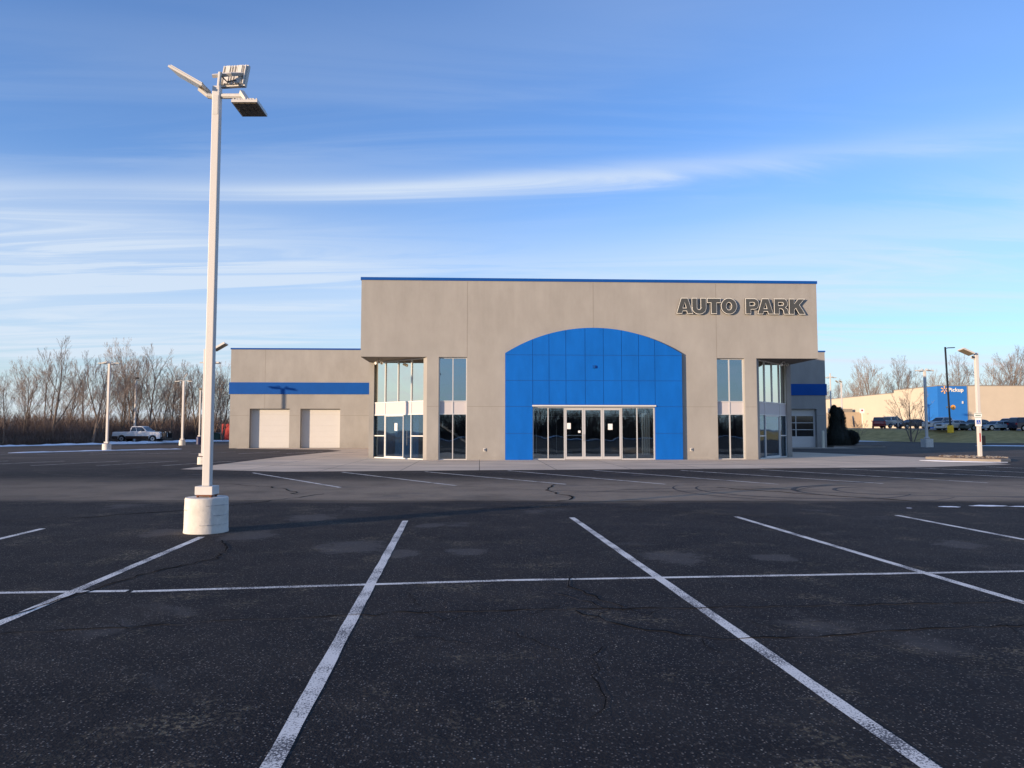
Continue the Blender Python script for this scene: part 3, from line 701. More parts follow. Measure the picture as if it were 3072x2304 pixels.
text_mesh('Do Not Block Door', 'lettering', .30, .002, 'faint', gd, Matrix.Translation((33.75, y-.003, .38)) @ UP)
mb = MB(); mb.box(34.9,36.9,WD+.43,WD+.6,3.47,3.515,'dark'); mb.build('garage_door_track', gd)
# interior: floor, ceiling slab, partition and back wall (seen through the glass)
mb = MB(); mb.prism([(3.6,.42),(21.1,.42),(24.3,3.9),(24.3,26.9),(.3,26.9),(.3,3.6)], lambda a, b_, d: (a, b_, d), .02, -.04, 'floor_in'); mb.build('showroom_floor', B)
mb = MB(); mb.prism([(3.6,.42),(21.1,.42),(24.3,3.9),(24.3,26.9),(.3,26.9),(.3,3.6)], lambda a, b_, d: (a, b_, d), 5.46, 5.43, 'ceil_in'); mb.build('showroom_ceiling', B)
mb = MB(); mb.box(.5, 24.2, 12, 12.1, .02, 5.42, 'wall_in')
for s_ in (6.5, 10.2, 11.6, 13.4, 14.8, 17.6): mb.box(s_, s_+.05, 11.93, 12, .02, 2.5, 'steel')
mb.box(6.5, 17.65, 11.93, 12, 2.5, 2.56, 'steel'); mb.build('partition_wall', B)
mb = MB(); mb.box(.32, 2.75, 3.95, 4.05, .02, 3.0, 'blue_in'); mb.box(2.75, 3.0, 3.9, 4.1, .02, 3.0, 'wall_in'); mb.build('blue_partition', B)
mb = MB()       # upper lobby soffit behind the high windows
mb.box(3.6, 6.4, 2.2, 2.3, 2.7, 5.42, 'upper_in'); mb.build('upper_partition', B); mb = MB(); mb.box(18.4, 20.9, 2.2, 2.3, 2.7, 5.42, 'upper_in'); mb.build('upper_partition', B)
st = thing('staircase', Lp(4.9, 4.2), 'open metal staircase with handrail behind the left showroom windows', 'stairs', rz=TH)
mb = MB()
for i in range(13): mb.box(-1.9+i*.28, -1.6+i*.28, 0, 1.1, .2+(12-i)*.19, .24+(12-i)*.19, 'steel')
mb.build('treads', st)
for yy in (0, 1.1):
    mb = MB(); mb.tube([(-1.8,yy,2.5),(1.75,yy,.12)], .05, 6, 'steel'); mb.tube([(-1.8,yy,3.4),(1.75,yy,1.05),(1.75,yy,.05)], .022, 6, 'chrome')
    for i in range(5): mb.tube([(-1.8+i*.85,yy,2.45-i*.57),(-1.8+i*.85,yy,3.38-i*.565)], .015, 5, 'chrome')
    mb.build('handrail', st)
for i in range(4):
    mb = MB(); mb.box(-.045,.045,-.01,.01,0,2.25,'blind')
    o = mb.build('vertical_blind', loc=Lp(15.15+i*.13, .75+.05*i, .25)); o.rotation_euler = (0, 0, TH-.5)
    tag(o, 'cream vertical blind strip hanging inside the right end of the entrance glass', 'blind', 'blind strips beside the entrance')
# ------------------------------------------------------------------ sign letters
def off(loop, d):
    n = len(loop); out = []
    for i in range(n):
        p0, p1, p2 = Vector(loop[i-1]), Vector(loop[i]), Vector(loop[(i+1) % n])
        e1, e2 = (p1-p0).normalized(), (p2-p1).normalized(); n1, n2 = Vector((-e1.y, e1.x)), Vector((-e2.y, e2.x))
        b_ = n1+n2; k = b_.dot(n1)
        q = p1 + b_*(d/max(k, .35)); out.append((q.x, q.y))
    return out
def ell(cx, cy, rx, ry, a0, a1, n): return [(cx+rx*math.cos(R(a0+(a1-a0)*i/n)), cy+ry*math.sin(R(a0+(a1-a0)*i/n))) for i in range(n+1)]
Hh = 215
LET = [('A', 0, [[(0,0),(78,0),(90,36),(140,36),(150,0),(230,0),(160,Hh),(66,Hh)], [(92,80),(115,152),(134,80)][::1]]),
       ('U', 212, [[(0,Hh),(0,85)]+ell(100,85,100,92,180,360,18)+[(200,Hh),(122,Hh),(122,85)]+ell(98,85,24,26,360,180,8)+[(74,Hh)]]),
       ('T', 422, [[(54,0),(134,0),(134,150),(188,150),(188,Hh),(0,Hh),(0,150),(54,150)]]),
       ('O', 613, [ell(110,107,110,111,0,360,36)[:-1], ell(110,107,36,50,360,0,24)[:-1]]),
       ('P', 950, [[(0,0),(76,0),(76,64),(120,64)]+ell(120,140,68,75,-90,90,14)+[(0,Hh)], [(62,118),(62,160)]+ell(108,139,20,21,90,-90,8)]),
       ('A', 1115, [[(0,0),(76,0),(88,36),(138,36),(148,0),(224,0),(156,Hh),(64,Hh)], [(90,80),(113,152),(130,80)]]),
       ('R', 1345, [[(0,0),(74,0),(74,76),(96,76)]+ell(88,34,42,42,78,0,5)+[(134,0),(212,0),(200,30),(192,70),(160,95),(186,118),(192,150),(180,190),(150,Hh),(0,Hh)], [(62,124),(62,162)]+ell(112,143,18,19,90,-90,8)]),
       ('K', 1553, [[(0,0),(74,0),(74,62),(92,82),(138,0),(228,0),(146,132),(222,Hh),(126,Hh),(74,148),(74,Hh),(0,Hh)]])]
SG = thing('letter_sign', Lp(16.86, 0, 7.835), 'grey block letters AUTO PARK with white outlines on the showroom parapet', 'sign', rz=TH)
def area(lp): return sum(a[0]*b_[1]-b_[0]*a[1] for a, b_ in zip(lp, lp[1:]+lp[:1]))/2
sc = .003983
for ch, x0, loops in LET:
    lp = []
    for i, l in enumerate(loops):
        l = [(x*sc, y*sc) for x, y in l]
        if (area(l) > 0) != (i == 0): l = l[::-1]
        lp.append(l)
    T = Matrix.Translation((x0*sc, 0, 0)) @ UP
    a = curve_mesh(lp, 'letter', .055, 'black', SG, Matrix.Translation((0, -.085, 0)) @ T)
    curve_mesh([off(l, .0) for l in lp], 'outline', .006, 'letter_white', a, Matrix.Translation((0, -.147, 0)) @ T)
    curve_mesh([off(l, .024) for l in lp], 'letter_face', .004, 'letter_grey', a, Matrix.Translation((0, -.158, 0)) @ T)
# small fittings
def floodlight(s_, d_, label):
    t = thing('flood_light', Lp(s_, d_, T0-.012), label, 'flood light', 'twin flood lights under the corner soffits', rz=TH)
    mb = MB(); mb.box(-.06,.06,-.06,.06,-.05,0,'fixture'); mb.build('mount', t)
    for q in (-1, 1):
        mb = MB(); mb.tube([(q*.05,0,-.05),(q*.13,-.02,-.12)], .02, 6, 'fixture'); mb.tube([(q*.13,.10,-.13),(q*.17,-.14,-.20)], [.05,.085], 12, 'fixture'); hd = mb.build('lamp_head', t)
        mb = MB(); mb.tube([(q*.17,-.142,-.20),(q*.1715,-.146,-.201)], .07, 12, 'paper' if q < 0 else 'lens'); mb.build('lens', hd)
    return t
floodlight(.75, 1.6, 'small white twin flood light under the left corner soffit')
floodlight(23.4, 1.6, 'small white twin flood light under the right corner soffit')
for s_, lb in ((6.55, 'small grey outlet box on the wall left of the blue arch'), (17.6, 'small grey outlet box on the wall right of the blue arch')):
    t = thing('outlet_box', Lp(s_, 0, .45), lb, 'outlet', 'outlet boxes low on the front wall', rz=TH)
    mb = MB(); mb.box(-.06,.06,-.05,-.001,0,.17,'fixture'); mb.build('box', t); mb = MB(); mb.box(-.03,.035,-.075,-.051,.04,.14,'steel'); mb.build('cover', t)
t = thing('junction_box', Lp(12.38, -.185, 4.87), 'small blue junction box on the middle panel of the arch', 'box', rz=TH)
mb = MB(); mb.box(-.09,.05,-.08,-.001,0,.15,'blue_paint'); mb.build('box', t); mb = MB(); mb.box(.05,.09,-.07,-.001,.01,.14,'navy'); mb.build('cover', t)
def notice(a, z, w_, h_, lb, fn_=fe, d=-.001+.028):
    mb = MB(); bar(mb, fn_, a-w_/2, a+w_/2, z-h_/2, z+h_/2, d-.003, d-.001, 'paper'); o = mb.build('notice', None); o.matrix_world = Matrix.Translation(O) @ Matrix.Rotation(TH, 4, 'Z'); tag(o, lb, 'notice')
notice(1.94, 1.79, .20, .32, 'white paper notice taped inside the left entrance door')
notice(4.16, 1.75, .24, .32, 'white paper notice taped on the right entrance door')
notice(2.50, 1.49, .13, .12, 'small white sticker above the handle of the left entrance door')
notice(WL*.46, 1.75, .23, .42, 'white paper notice on the diagonal corner bay door', fL, .038)
# ------------------------------------------------------------------ parking-lot lamps
def head(parent, c, nrm, u, L_=.48, W_=.42, seg_=4, T=.07):
    """LED panel: c centre, nrm the lit side, u its long axis"""
    nrm = Vector(nrm).normalized(); u = Vector(u).normalized(); u = (u - nrm*u.dot(nrm)).normalized(); v = nrm.cross(u)
    X = Matrix((( u.x, v.x, nrm.x, c[0]), (u.y, v.y, nrm.y, c[1]), (u.z, v.z, nrm.z, c[2]), (0, 0, 0, 1)))
    mb = MB(); mb.box(-L_/2, L_/2, -W_/2, W_/2, -T*.45, T*.35, 'fixture', X)
    n = 9
    for i in range(n):
        y_ = -W_/2 + W_*(i+.5)/n; mb.box(-L_/2+.02, L_/2-.02, y_-.008, y_+.008, -T*1.0, -T*.45, 'fixture', X)
    for i in (-1, 1): mb.box(-L_*.42, L_*.42, i*W_*.24-.035, i*W_*.24+.035, -T*1.15, -T*.46, 'fixture', X)
    o = mb.build('lamp_head', parent)
    mb = MB()
    for i in range(2):
        for j in range(seg_):
            x0 = -L_/2+.02+i*(L_-.04)/2; y0 = -W_/2+.02+j*(W_-.04)/seg_
            mb.box(x0+.006, x0+(L_-.04)/2-.006, y0+.006, y0+(W_-.04)/seg_-.006, T*.351, T*.5, 'lens', X)
    mb.build('lens', o); return o
def pole_thing(loc, label, H, w_=.15, base='round', br=.32, bh=.53, capk=True, polek='pole', rz=0, basek='concrete_w', z0=0, name='lamp_post'):
    t = thing(name, (loc[0], loc[1], loc[2] if len(loc) > 2 else 0), label, 'lamp post', 'lamp posts around the car parks', rz=rz)
    if base == 'round':
        r = random.Random(3); mb = MB(); mb.lathe((0, 0, 0), [(br*1.02, -.05), (br*1.02, .02), (br, .06), (br*.995, bh*.35), (br*.99, bh*.7), (br*.98, bh-.02), (br*.95, bh)], 56, basek, .0012, r)
        o_ = mb.build('concrete_base', t)
        for p_ in o_.data.polygons: p_.use_smooth = abs(p_.normal.z) < .5
    elif base == 'square':
        mb = MB(); mb.box(-br, br, -br, br, -.05, bh, basek); mb.build('concrete_base', t, bevel=.03)
    else: bh = 0
    if base:
        mb = MB()
        for a in (-1, 1):
            for b_ in (-1, 1): mb.tube([(a*.10, b_*.10, bh-.01), (a*.10, b_*.10, bh+.06)], .018, 8, 'rust')
        mb.box(-.118, .118, -.118, .118, bh+.018, bh+.04, 'rust'); mb.build('anchor_bolts', t)
        mb = MB(); q = w_*.5+.075; mb.box(-q, q, -q, q, bh+.04, bh+.17, polek); mb.build('base_cover', t, bevel=.008)
        bh += .17
    mb = MB(); hw_ = w_/2; mb.box(-hw_, hw_, -hw_, hw_, bh if base else -.05, H, polek); mb.build('pole', t, bevel=.012)
    return t
def arm(t, pts, r=.03, k='fixture'):
    mb = MB(); mb.tube(pts, r, 8, k); return mb.build('arm', t)
# near lamp post
P1 = pole_thing((-4.70, 11.52), 'tall white lamp post with three tilted panels on a fat concrete base, nearest the camera', 7.02, .12)
P1.rotation_euler = (0, 0, 0)
iv = Matrix.Identity(4)
def L1(x, y, z): return tuple(iv @ Vector((x-P1.location.x, y-P1.location.y, z)))
def D1(x, y, z): return tuple(iv @ Vector((x, y, z)))
head(P1, L1(-5.13,11.50,7.12), D1(-.50,.04,-.86), D1(-.87,0,.50), .62, .36, 4, .04)
for zz_, a0, a1 in ((.42, -70, 25), (.27, -50, 10), (.13, -85, -5), (.35, 200, 235)):
    n_ = 14; mb = MB(); ribs = [(.3235*math.cos(R(a0+(a1-a0)*q/n_)), .3235*math.sin(R(a0+(a1-a0)*q/n_)), zz_+rnd.uniform(-.006, .006)) for q in range(n_+1)]
    mb.tube(ribs, [rnd.uniform(.001, .0032) for _ in ribs], 4, 'steel'); mb.build('crack', [c for c in P1.children if c.name.startswith('concrete_base')][0])
arm(P1, [L1(-4.755,11.52,6.86), L1(-4.84,11.51,6.87)], .042); arm(P1, [L1(-4.84,11.51,6.87), L1(-4.98,11.50,6.98)], .035)
mb = MB(); mb.tube([L1(-4.93,11.49,6.99), L1(-4.96,11.49,7.06)], .045, 10, 'black'); mb.build('photocell', P1)
head(P1, L1(-4.52,11.80,7.32), D1(.22,.95,-.16), D1(.10,.15,.97), .38, .45)
arm(P1, [L1(-4.68,11.52,7.0), L1(-4.66,11.52,7.26)], .03)
mb = MB(); mb.tube([L1(-4.80,11.56,7.22), L1(-4.50,11.58,7.26)], .035, 4, 'fixture'); mb.tube([L1(-4.52,11.58,7.26), L1(-4.36,11.72,7.33)], .035, 4, 'fixture'); mb.build('bracket', P1)
mb = MB(); mb.tube([L1(-4.64,11.53,7.2), L1(-4.56,11.55,7.12), L1(-4.46,11.66,7.2)], .012, 6, 'black'); mb.build('cable', P1)
head(P1, L1(-4.12,11.36,6.60), D1(0,-.05,-1), D1(0,1,0), .48, .40, 4, .055)
arm(P1, [L1(-4.645,11.52,6.87), L1(-4.30,11.50,6.86)], .042)
mb = MB(); mb.tube([L1(-4.30,11.48,6.92), L1(-4.12,11.36,6.66)], .045, 4, 'fixture'); mb.build('bracket', P1)
mb = MB(); mb.tube([L1(-4.30,11.5,6.84), L1(-4.28,11.46,6.74), L1(-4.22,11.4,6.66)], .010, 6, 'black'); mb.build('cable', P1)
mb = MB(); mb.box(-.042, .042, -.0645, -.0602, 6.55, 6.86, 'fixture'); mb.build('hand_hole_cover', P1, bevel=.002)
# the others
def simple_heads(t, z, kind):
    if kind == 'quad':
        for dx, dy in ((-.55,0),(.55,0),(0,-.5),(0,.5)):
            arm(t, [(dx*.12,dy*.12,z+.02),(dx*.55,dy*.55,z+.20),(dx*.9,dy*.9,z+.04)], .025); head(t, (dx*1.05,dy*1.05,z), (0,0,-1), (dx,dy,0), .5, .34, 3, .05)
    if kind == 'tee':
        for dx in (-.6,.6):
            arm(t, [(dx*.1,0,z),(dx*.5,0,z+.10),(dx,0,z)], .025); head(t, (dx*1.1,0,z-.04), (0,0,-1), (1,0,0), .5, .34, 3, .05)
        arm(t, [(0,0,z),(0,0,z+.3),(.1,.1,z+.55)], .025); head(t, (.16,.15,z+.62), (.7,.5,-.45), (.6,0,.8), .42, .32, 3, .05)
    if kind == 'vee':
        for dx in (-.55,.02): arm(t, [(0,0,z-.1),(dx*.6,0,z+.1)], .025); head(t, (dx-.1,0,z+.22), (-.5,-.3,-.8), (-.8,0,.6), .5, .3, 3, .05)
P2 = pole_thing((-14.2, 34.3), 'shorter white lamp post hidden mostly behind the nearest one', 5.33, .17, br=.26, bh=.34)
arm(P2, [(.05,0,5.15),(.35,0,5.22)], .035); head(P2, (.66,.0,5.42), (.5,-.1,-.86), (.86,0,.5), .62, .4)
arm(P2, [(-.05,0,4.7),(-.28,0,4.7)], .03); head(P2, (.34,.3,4.7), (0,0,-1), (1,0,0), .4, .3, 3, .05)
P3 = pole_thing((-31.3, 57.5), 'white lamp post with four flat panels standing left of the white pickup', 6.75, .16); simple_heads(P3, 6.75, 'quad')
P4 = pole_thing((-49.5, 97.5), 'thin white lamp post rising behind the bed of the white pickup', 8.1, .2, base=None)
arm(P4, [(0,0,8.05),(.12,0,8.3)], .03); head(P4, (.12,0,8.45), (.4,-.8,-.3), (1,0,.3), .5, .4, 3, .06)
P5 = pole_thing((-34.65, 78.2), 'white lamp post with raised panel right of the white pickup', 6.75, .2); simple_heads(P5, 6.75, 'tee')
P6 = pole_thing((-35.05, 83.4), 'thin lamp post on a navy painted base beside the nearest post', 6.1, .14, br=.34, bh=.85, basek='navy')
head(P6, (0,0,6.2), (.1,-.9,-.4), (1,0,0), .34, .3, 3, .08); head(P6, (.5,0,6.0), (.1,-.9,-.4), (1,0,0), .3, .3, 3, .08); arm(P6, [(.07,0,6.0),(.4,0,6.0)])
R1 = pole_thing((38.75, 69.5), 'white lamp post on a square concrete base right of the showroom, lower part in shade', 7.1, .2, base='square', br=.38, bh=.78); simple_heads(R1, 7.15, 'quad')
for o in R1.children:
    if o.name.startswith('concrete_base'): o.rotation_euler = (0, 0, R(10))
R3 = pole_thing((25.06, 39.9), 'white square lamp post on the small mulch island, carrying the disabled-parking sign', 5.74, .17, base=None)
arm(R3, [(-.1,0,5.42),(-.28,0,5.50)], .05); head(R3, (-.56,-.05,5.78), (-.40,-.15,-.90), (-.87,0,.5), .68, .5)
mb = MB(); mb.tube([(-.22,-.1,5.46),(-.26,-.1,5.56)], .05, 10, 'black'); mb.build('photocell', R3)
mb = MB(); mb.box(-.04,.02,-.092,-.0855,.95,1.42,'red'); mb.build('reflector', R3)
mb = MB(); mb.box(.087,.33,-.02,.14,.78,1.28,'black'); mb.build('control_box', R3, bevel=.02)
t = thing('parking_sign', (24.98, 39.9-.096, 1.78), 'disabled parking sign with blue wheelchair symbol fixed to the square lamp post', 'sign')
mb = MB(); mb.box(-.17,.17,-.012,0,0,.45,'paper'); mb.build('plate', t, bevel=.003)
mb = MB(); mb.box(-.21,.20,-.010,0,.46,.72,'paper'); mb.box(-.21,.20,-.014,-.0105,.675,.70,'isa_green'); mb.box(-.21,.20,-.014,-.0105,.48,.50,'isa_green'); mb.box(-.15,.14,-.014,-.0105,.56,.61,'isa_green'); mb.build('header_plate', t)
mb = MB(); mb.box(-.105,.105,-.018,-.0125,.11,.33,'isa_blue'); sy = mb.build('symbol_panel', t)
mb = MB(); y_ = -.021
def disc(cx_, cz_, r0, n=12, k='paper'): mb.add([(cx_+r0*math.cos(6.283*i/n), y_, cz_+r0*math.sin(6.283*i/n)) for i in range(n)], [tuple(range(n))], k)
disc(-.008, .295, .014)
ring = [(-.01+.045*math.cos(R(a)), .175+.045*math.sin(R(a))) for a in range(120, 371, 25)]
for p, q in zip(ring[:-1], ring[1:]):
    p, q = Vector(p), Vector(q); d_ = (q-p).normalized(); n_ = Vector((-d_.y, d_.x))*.007; mb.add([(p.x-n_.x,y_,p.y-n_.y),(q.x-n_.x,y_,q.y-n_.y),(q.x+n_.x,y_,q.y+n_.y),(p.x+n_.x,y_,p.y+n_.y)], [(0,1,2,3)], 'paper')
for a, b_, w_ in (((-.008,.28),(-.002,.21),.010),((-.002,.21),(.04,.21),.009),((.04,.21),(.06,.14),.009),((-.006,.25),(.03,.245),.006),((.06,.14),(.078,.147),.007)):
    p, q = Vector(a), Vector(b_); d_ = (q-p).normalized(); n_ = Vector((-d_.y, d_.x))*w_; mb.add([(p.x-n_.x,y_,p.y-n_.y),(q.x-n_.x,y_,q.y-n_.y),(q.x+n_.x,y_,q.y+n_.y),(p.x+n_.x,y_,p.y+n_.y)], [(0,1,2,3)], 'paper')
mb.build('wheelchair_symbol', sy)
R2 = pole_thing((58.75, 99.6, 1.3), 'tall black lamp post on a yellow base before the blue store corner', 11.5, .18, polek='black', basek='yellow', br=.38, bh=.95)
arm(R2, [(0,0,11.3),(.35,0,11.36)], .05, 'black'); mb = MB(); mb.box(.3,1.25,-.17,.17,11.33,11.43,'black'); mb.build('lamp_head', R2, bevel=.02)
mb = MB(); mb.box(-.36,-.12,-.05,.05,3.25,3.5,'steel'); mb.build('camera_box', R2)
R2.rotation_euler = (0, R(-1.6), 0)
t = thing('round_sign', (59.12, 99.45, 4.65), 'round orange sign with dark arrow mark on the black lamp post', 'sign')
mb = MB(); mb.tube([(0,0,0),(0,.03,0)], .34, 24, 'orange'); mb.build('plate', t); mb = MB(); mb.add([(-.12,-.005,-.02),(.12,-.005,.14),(.08,-.005,.0),(.16,-.005,-.06),(-.02,-.005,-.12),(-.04,-.005,-.04)], [(0,1,2,3,4,5)], 'navy'); mb.build('arrow_mark', t)
mb = MB(); mb.tube([(-.35,.1,0),(0,.03,0)], .03, 6, 'steel'); mb.build('bracket', t)
R4 = pole_thing((48.9, 110, .6), 'thin white lamp post with paired panels behind the dark round bush', 8.0, .18, base=None); simple_heads(R4, 8.0, 'vee')
R5 = pole_thing((42.55, 99, 0), 'white lamp post peeking out at the right edge of the showroom wing', 9.2, .14, base=None); simple_heads(R5, 8.6, 'quad')
# bollard
mb = MB(); mb.lathe((0,0,0), [(.12,0),(.12,1.45),(.10,1.52),(.05,1.55)], 20, 'blind'); o = mb.build('bollard', loc=Lp(37.2, WD-.7), smooth=False); tag(o, 'faded yellow steel bollard beside the glazed garage door', 'bollard')
# ------------------------------------------------------------------ bins at the left
t = thing('trash_compactor', (-43.35, 111, .05), 'tall red compactor beside the tan service wing', 'compactor')
mb = MB(); mb.box(0,1.5,0,3,.1,2.5,'red'); mb.build('body', t, bevel=.05); mb = MB(); mb.box(1.55,2.9,.1,2.9,.1,2.45,'rubber'); mb.build('hopper', t, bevel=.05); mb = MB(); mb.tube([(2.2,.09,1.7),(2.2,.0,1.7)], .35, 16, 'black'); mb.build('hatch', t)
for i, x in enumerate((-46.4, -44.95)):
    t = thing('dumpster', (x, 111, .05), ('dark green bin next to the nearest lamp post', 'dark green bin next to the red compactor')[i], 'bin', 'green bins at the lot edge')
    mb = MB(); mb.prism([(0,.1),(1.3,.1),(1.38,1.0),(-.08,1.0)], fn, 0, 1.3, 'greenbin'); mb.build('body', t, bevel=.02); mb = MB(); mb.prism([(-.1,1.01),(.65,1.22),(1.4,1.01),(.65,1.05)], fn, -.05, 1.35, 'greenbin'); mb.build('lid', t)

# ------------------------------------------------------------------ vehicles
def paint(name, col, metal=.2): M[name] = mat(name, col, .32, metal=metal, coat=.6); return name
def vehicle(name, label, cat, loc, rz, L_, W_, H_, colour, kind, group=None, lower=None, wr=.34):
    """x forward, origin at ground under the middle"""
    t = thing(name, loc, label, cat, group, rz=rz); hx = L_/2; k = colour
    gc = .24 if kind != 'pickup' else .40
    ax, bx = hx-L_*.185, -hx+L_*.20
    if kind == 'pickup': ax, bx = hx-.95, -hx+1.25
    hood = {'sedan': .66, 'suv': .60, 'pickup': .64, 'wagon': .60}[kind]*H_
    belt = hood + .03; deck = {'sedan': hood+.05, 'suv': belt+.02, 'pickup': belt-.02, 'wagon': belt}[kind]
    def archp(c, r, z0): return [(c+r*math.cos(R(a)), max(z0, wr+r*math.sin(R(a)))) for a in range(0, 181, 18)]
    low = [(-hx+.04, gc+.08)]
    low += [(c_, z_) for c_, z_ in archp(bx, wr*1.2, gc)[::-1]] + [(c_, z_) for c_, z_ in archp(ax, wr*1.2, gc)[::-1]]
    low += [(hx-.05, gc+.02), (hx, gc+.2), (hx-.02, hood-.16), (hx-.14, hood-.05), (hx-L_*.20, hood+.03), (hx-L_*.26, belt), (-hx+.35, deck), (-hx+.05, deck-.02), (-hx, gc+.45)]
    mb = MB(); n = len(low)
    ys = [(-W_/2+.10, .93), (-W_/2, 1), (W_/2, 1), (W_/2-.10, .93)]
    mb.add([(x, -W_/2, z) for x, z in low] + [(x, W_/2, z) for x, z in low], [tuple(range(n)), tuple(range(2*n-1, n-1, -1))] + [(i, n+i, n+(i+1) % n, (i+1) % n) for i in range(n)], k)
    body = mb.build('body', t, bevel=.05)
    # cabin
    if kind == 'sedan': cab = [(hx-L_*.27, belt-.02), (hx-L_*.40, H_-.06), (hx-L_*.48, H_), (-hx+L_*.34, H_-.01), (-hx+L_*.25, H_-.08), (-hx+L_*.10, deck-.01)]
    elif kind == 'pickup': cab = [(hx-1.62, belt-.02), (hx-2.40, H_-.05), (hx-2.62, H_), (hx-3.66, H_-.01), (hx-3.80, H_-.07), (hx-3.92, belt-.02)]
    elif kind == 'wagon': cab = [(hx-L_*.30, belt-.02), (hx-L_*.41, H_-.05), (hx-L_*.46, H_), (-hx+L_*.16, H_-.01), (-hx+L_*.12, H_-.05), (-hx+L_*.07, belt-.02)]
    else: cab = [(hx-L_*.24, belt-.02), (hx-L_*.36, H_-.06), (hx-L_*.42, H_), (-hx+.45, H_-.02), (-hx+.25, H_-.10), (-hx+.08, belt-.02)]
    zb, zt = belt-.02, H_
    def hwid(z): f = (z-zb)/(zt-zb); return (W_/2-.05)*(1-f) + (W_/2-.24)*f
    mb = MB(); n = len(cab)
    mb.add([(x, -hwid(z), z) for x, z in cab] + [(x, hwid(z), z) for x, z in cab], [tuple(range(n)), tuple(range(2*n-1, n-1, -1))] + [(i, n+i, n+(i+1) % n, (i+1) % n) for i in range(n)], k)
    mb.build('cabin', t, bevel=.04)
    # side windows, two or three each side, a hair proud of the taper
    x_f0, x_f1 = cab[0][0], cab[1][0]; x_r0, x_r1 = cab[-1][0], cab[-2][0]; z0, z1 = belt+.05, H_-.11
    def fx(z): return x_f0 + (x_f1-x_f0)*(z-zb)/(cab[1][1]-zb) - .10
    def rx(z): return x_r0 + (x_r1-x_r0)*(z-zb)/(cab[-2][1]-zb) + .12
    cuts = {'sedan': [.52], 'suv': [.36, .70], 'pickup': [.62], 'wagon': [.38, .70]}[kind]
    for sgn in (-1, 1):
        bounds = [0] + cuts + [1]
        for a, b_ in zip(bounds[:-1], bounds[1:]):
            def X(f, z): return fx(z) + (rx(z)-fx(z))*f
            ga, gb = (0 if a == 0 else .022), (0 if b_ == 1 else .022)
            P = [(X(a+ga, z0), z0), (X(b_-gb, z0), z0), (X(b_-gb, z1), z1), (X(a+ga, z1), z1)]
            mb = MB(); mb.add([(x, sgn*(hwid(z)+.006), z) for x, z in P] + [(x, sgn*(hwid(z)-.02), z) for x, z in P], [(0,1,2,3),(7,6,5,4),(0,4,5,1),(1,5,6,2),(2,6,7,3),(3,7,4,0)], 'carglass'); mb.build('window', t)
        mb = MB(); mb.box(fx(z0)-.12, fx(z0)+.05, sgn*(W_/2+.02)-.09, sgn*(W_/2+.02)+.09, belt+.02, belt+.15, k); mb.build('mirror', t, bevel=.03)
        for c_ in (ax, bx):
            mb = MB(); mb.tube([(c_, sgn*(W_/2-.22), wr), (c_, sgn*(W_/2-.005), wr)], wr, 22, 'rubber'); wh = mb.build('wheel', t)
            mb = MB(); mb.tube([(c_, sgn*(W_/2-.02), wr), (c_, sgn*(W_/2+.004), wr)], wr*.62, 16, 'rim'); 
            mb.tube([(c_, sgn*(W_/2), wr), (c_, sgn*(W_/2+.010), wr)], wr*.22, 8, 'black'); mb.build('rim', wh)
        mb = MB(); mb.box(hx-.14, hx+.004, sgn*(W_/2-.30)-.2, sgn*(W_/2-.30)+.2, hood-.30, hood-.15, 'hlamp'); mb.build('headlight', t, bevel=.02)
        mb = MB(); mb.box(-hx-.012, -hx+.12, sgn*(W_/2-.16)-.13, sgn*(W_/2-.16)+.13, deck-.32, deck-.10, 'tlamp'); mb.build('taillight', t, bevel=.02)
    for a, b_, nm in ((cab[0], cab[1], 'windshield'), (cab[-1], cab[-2], 'rear_window')):
        sg = 1 if nm == 'windshield' else -1
        P = []
        for f in (.12, .92):
            x = a[0]+(b_[0]-a[0])*f; z = a[1]+(b_[1]-a[1])*f; P.append((x+.012*sg, z+.008, hwid(z)-.09))
        mb = MB(); mb.add([(P[0][0], -P[0][2], P[0][1]), (P[0][0], P[0][2], P[0][1]), (P[1][0], P[1][2], P[1][1]), (P[1][0], -P[1][2], P[1][1])], [(0,1,2,3)], 'carglass'); mb.build(nm, t)
    mb = MB(); mb.box(hx-.10, hx+.012, -W_*.24, W_*.24, hood-.34, hood-.12, 'black'); mb.build('grille', t)
    mb = MB(); mb.box(hx-.08, hx+.06, -W_/2+.05, W_/2-.05, gc+.02, gc+.22, 'chrome' if kind == 'pickup' else k); mb.build('front_bumper', t, bevel=.03)
    mb = MB(); mb.box(-hx-.06, -hx+.08, -W_/2+.05, W_/2-.05, gc+.08, gc+.28, 'chrome' if kind == 'pickup' else k); mb.build('rear_bumper', t, bevel=.03)
    if lower:
        mb = MB()
        for sgn in (-1, 1):
            y0, y1 = sgn*(W_/2+.003), sgn*(W_/2+.012)
            for xa, xb in ((bx+wr*1.22, ax-wr*1.22), (-hx+.06, bx-wr*1.22)): mb.box(xa, xb, min(y0,y1), max(y0,y1), gc, gc+.34, lower)
        mb.build('lower_panel', t)
    if kind == 'pickup':
        mb = MB(); mb.box(-hx+.12, hx-3.97, -W_/2+.10, W_/2-.10, deck-.012, deck+.006, 'rubber'); mb.build('bed_liner', t)
    return t
paint('car_white', (.72, .73, .74), 0); paint('car_silver', (.42, .43, .42)); paint('car_navy', (.012, .014, .035)); paint('car_green', (.08, .095, .085)); paint('car_ltblue', (.30, .38, .44)); paint('car_maroon', (.16, .012, .015)); paint('car_dark', (.02, .022, .025)); paint('car_lowbrown', (.035, .016, .012), 0); paint('car_greysilver', (.40, .38, .37))
pk = vehicle('pickup_truck', 'white extended-cab pickup with dark lower body and front grille guard, parked before the bare trees', 'pickup truck', (-47.0, 94.0, .12), R(-2), 6.15, 2.0, 1.98, 'car_white', 'pickup', lower='car_lowbrown', wr=.40)
mb = MB()
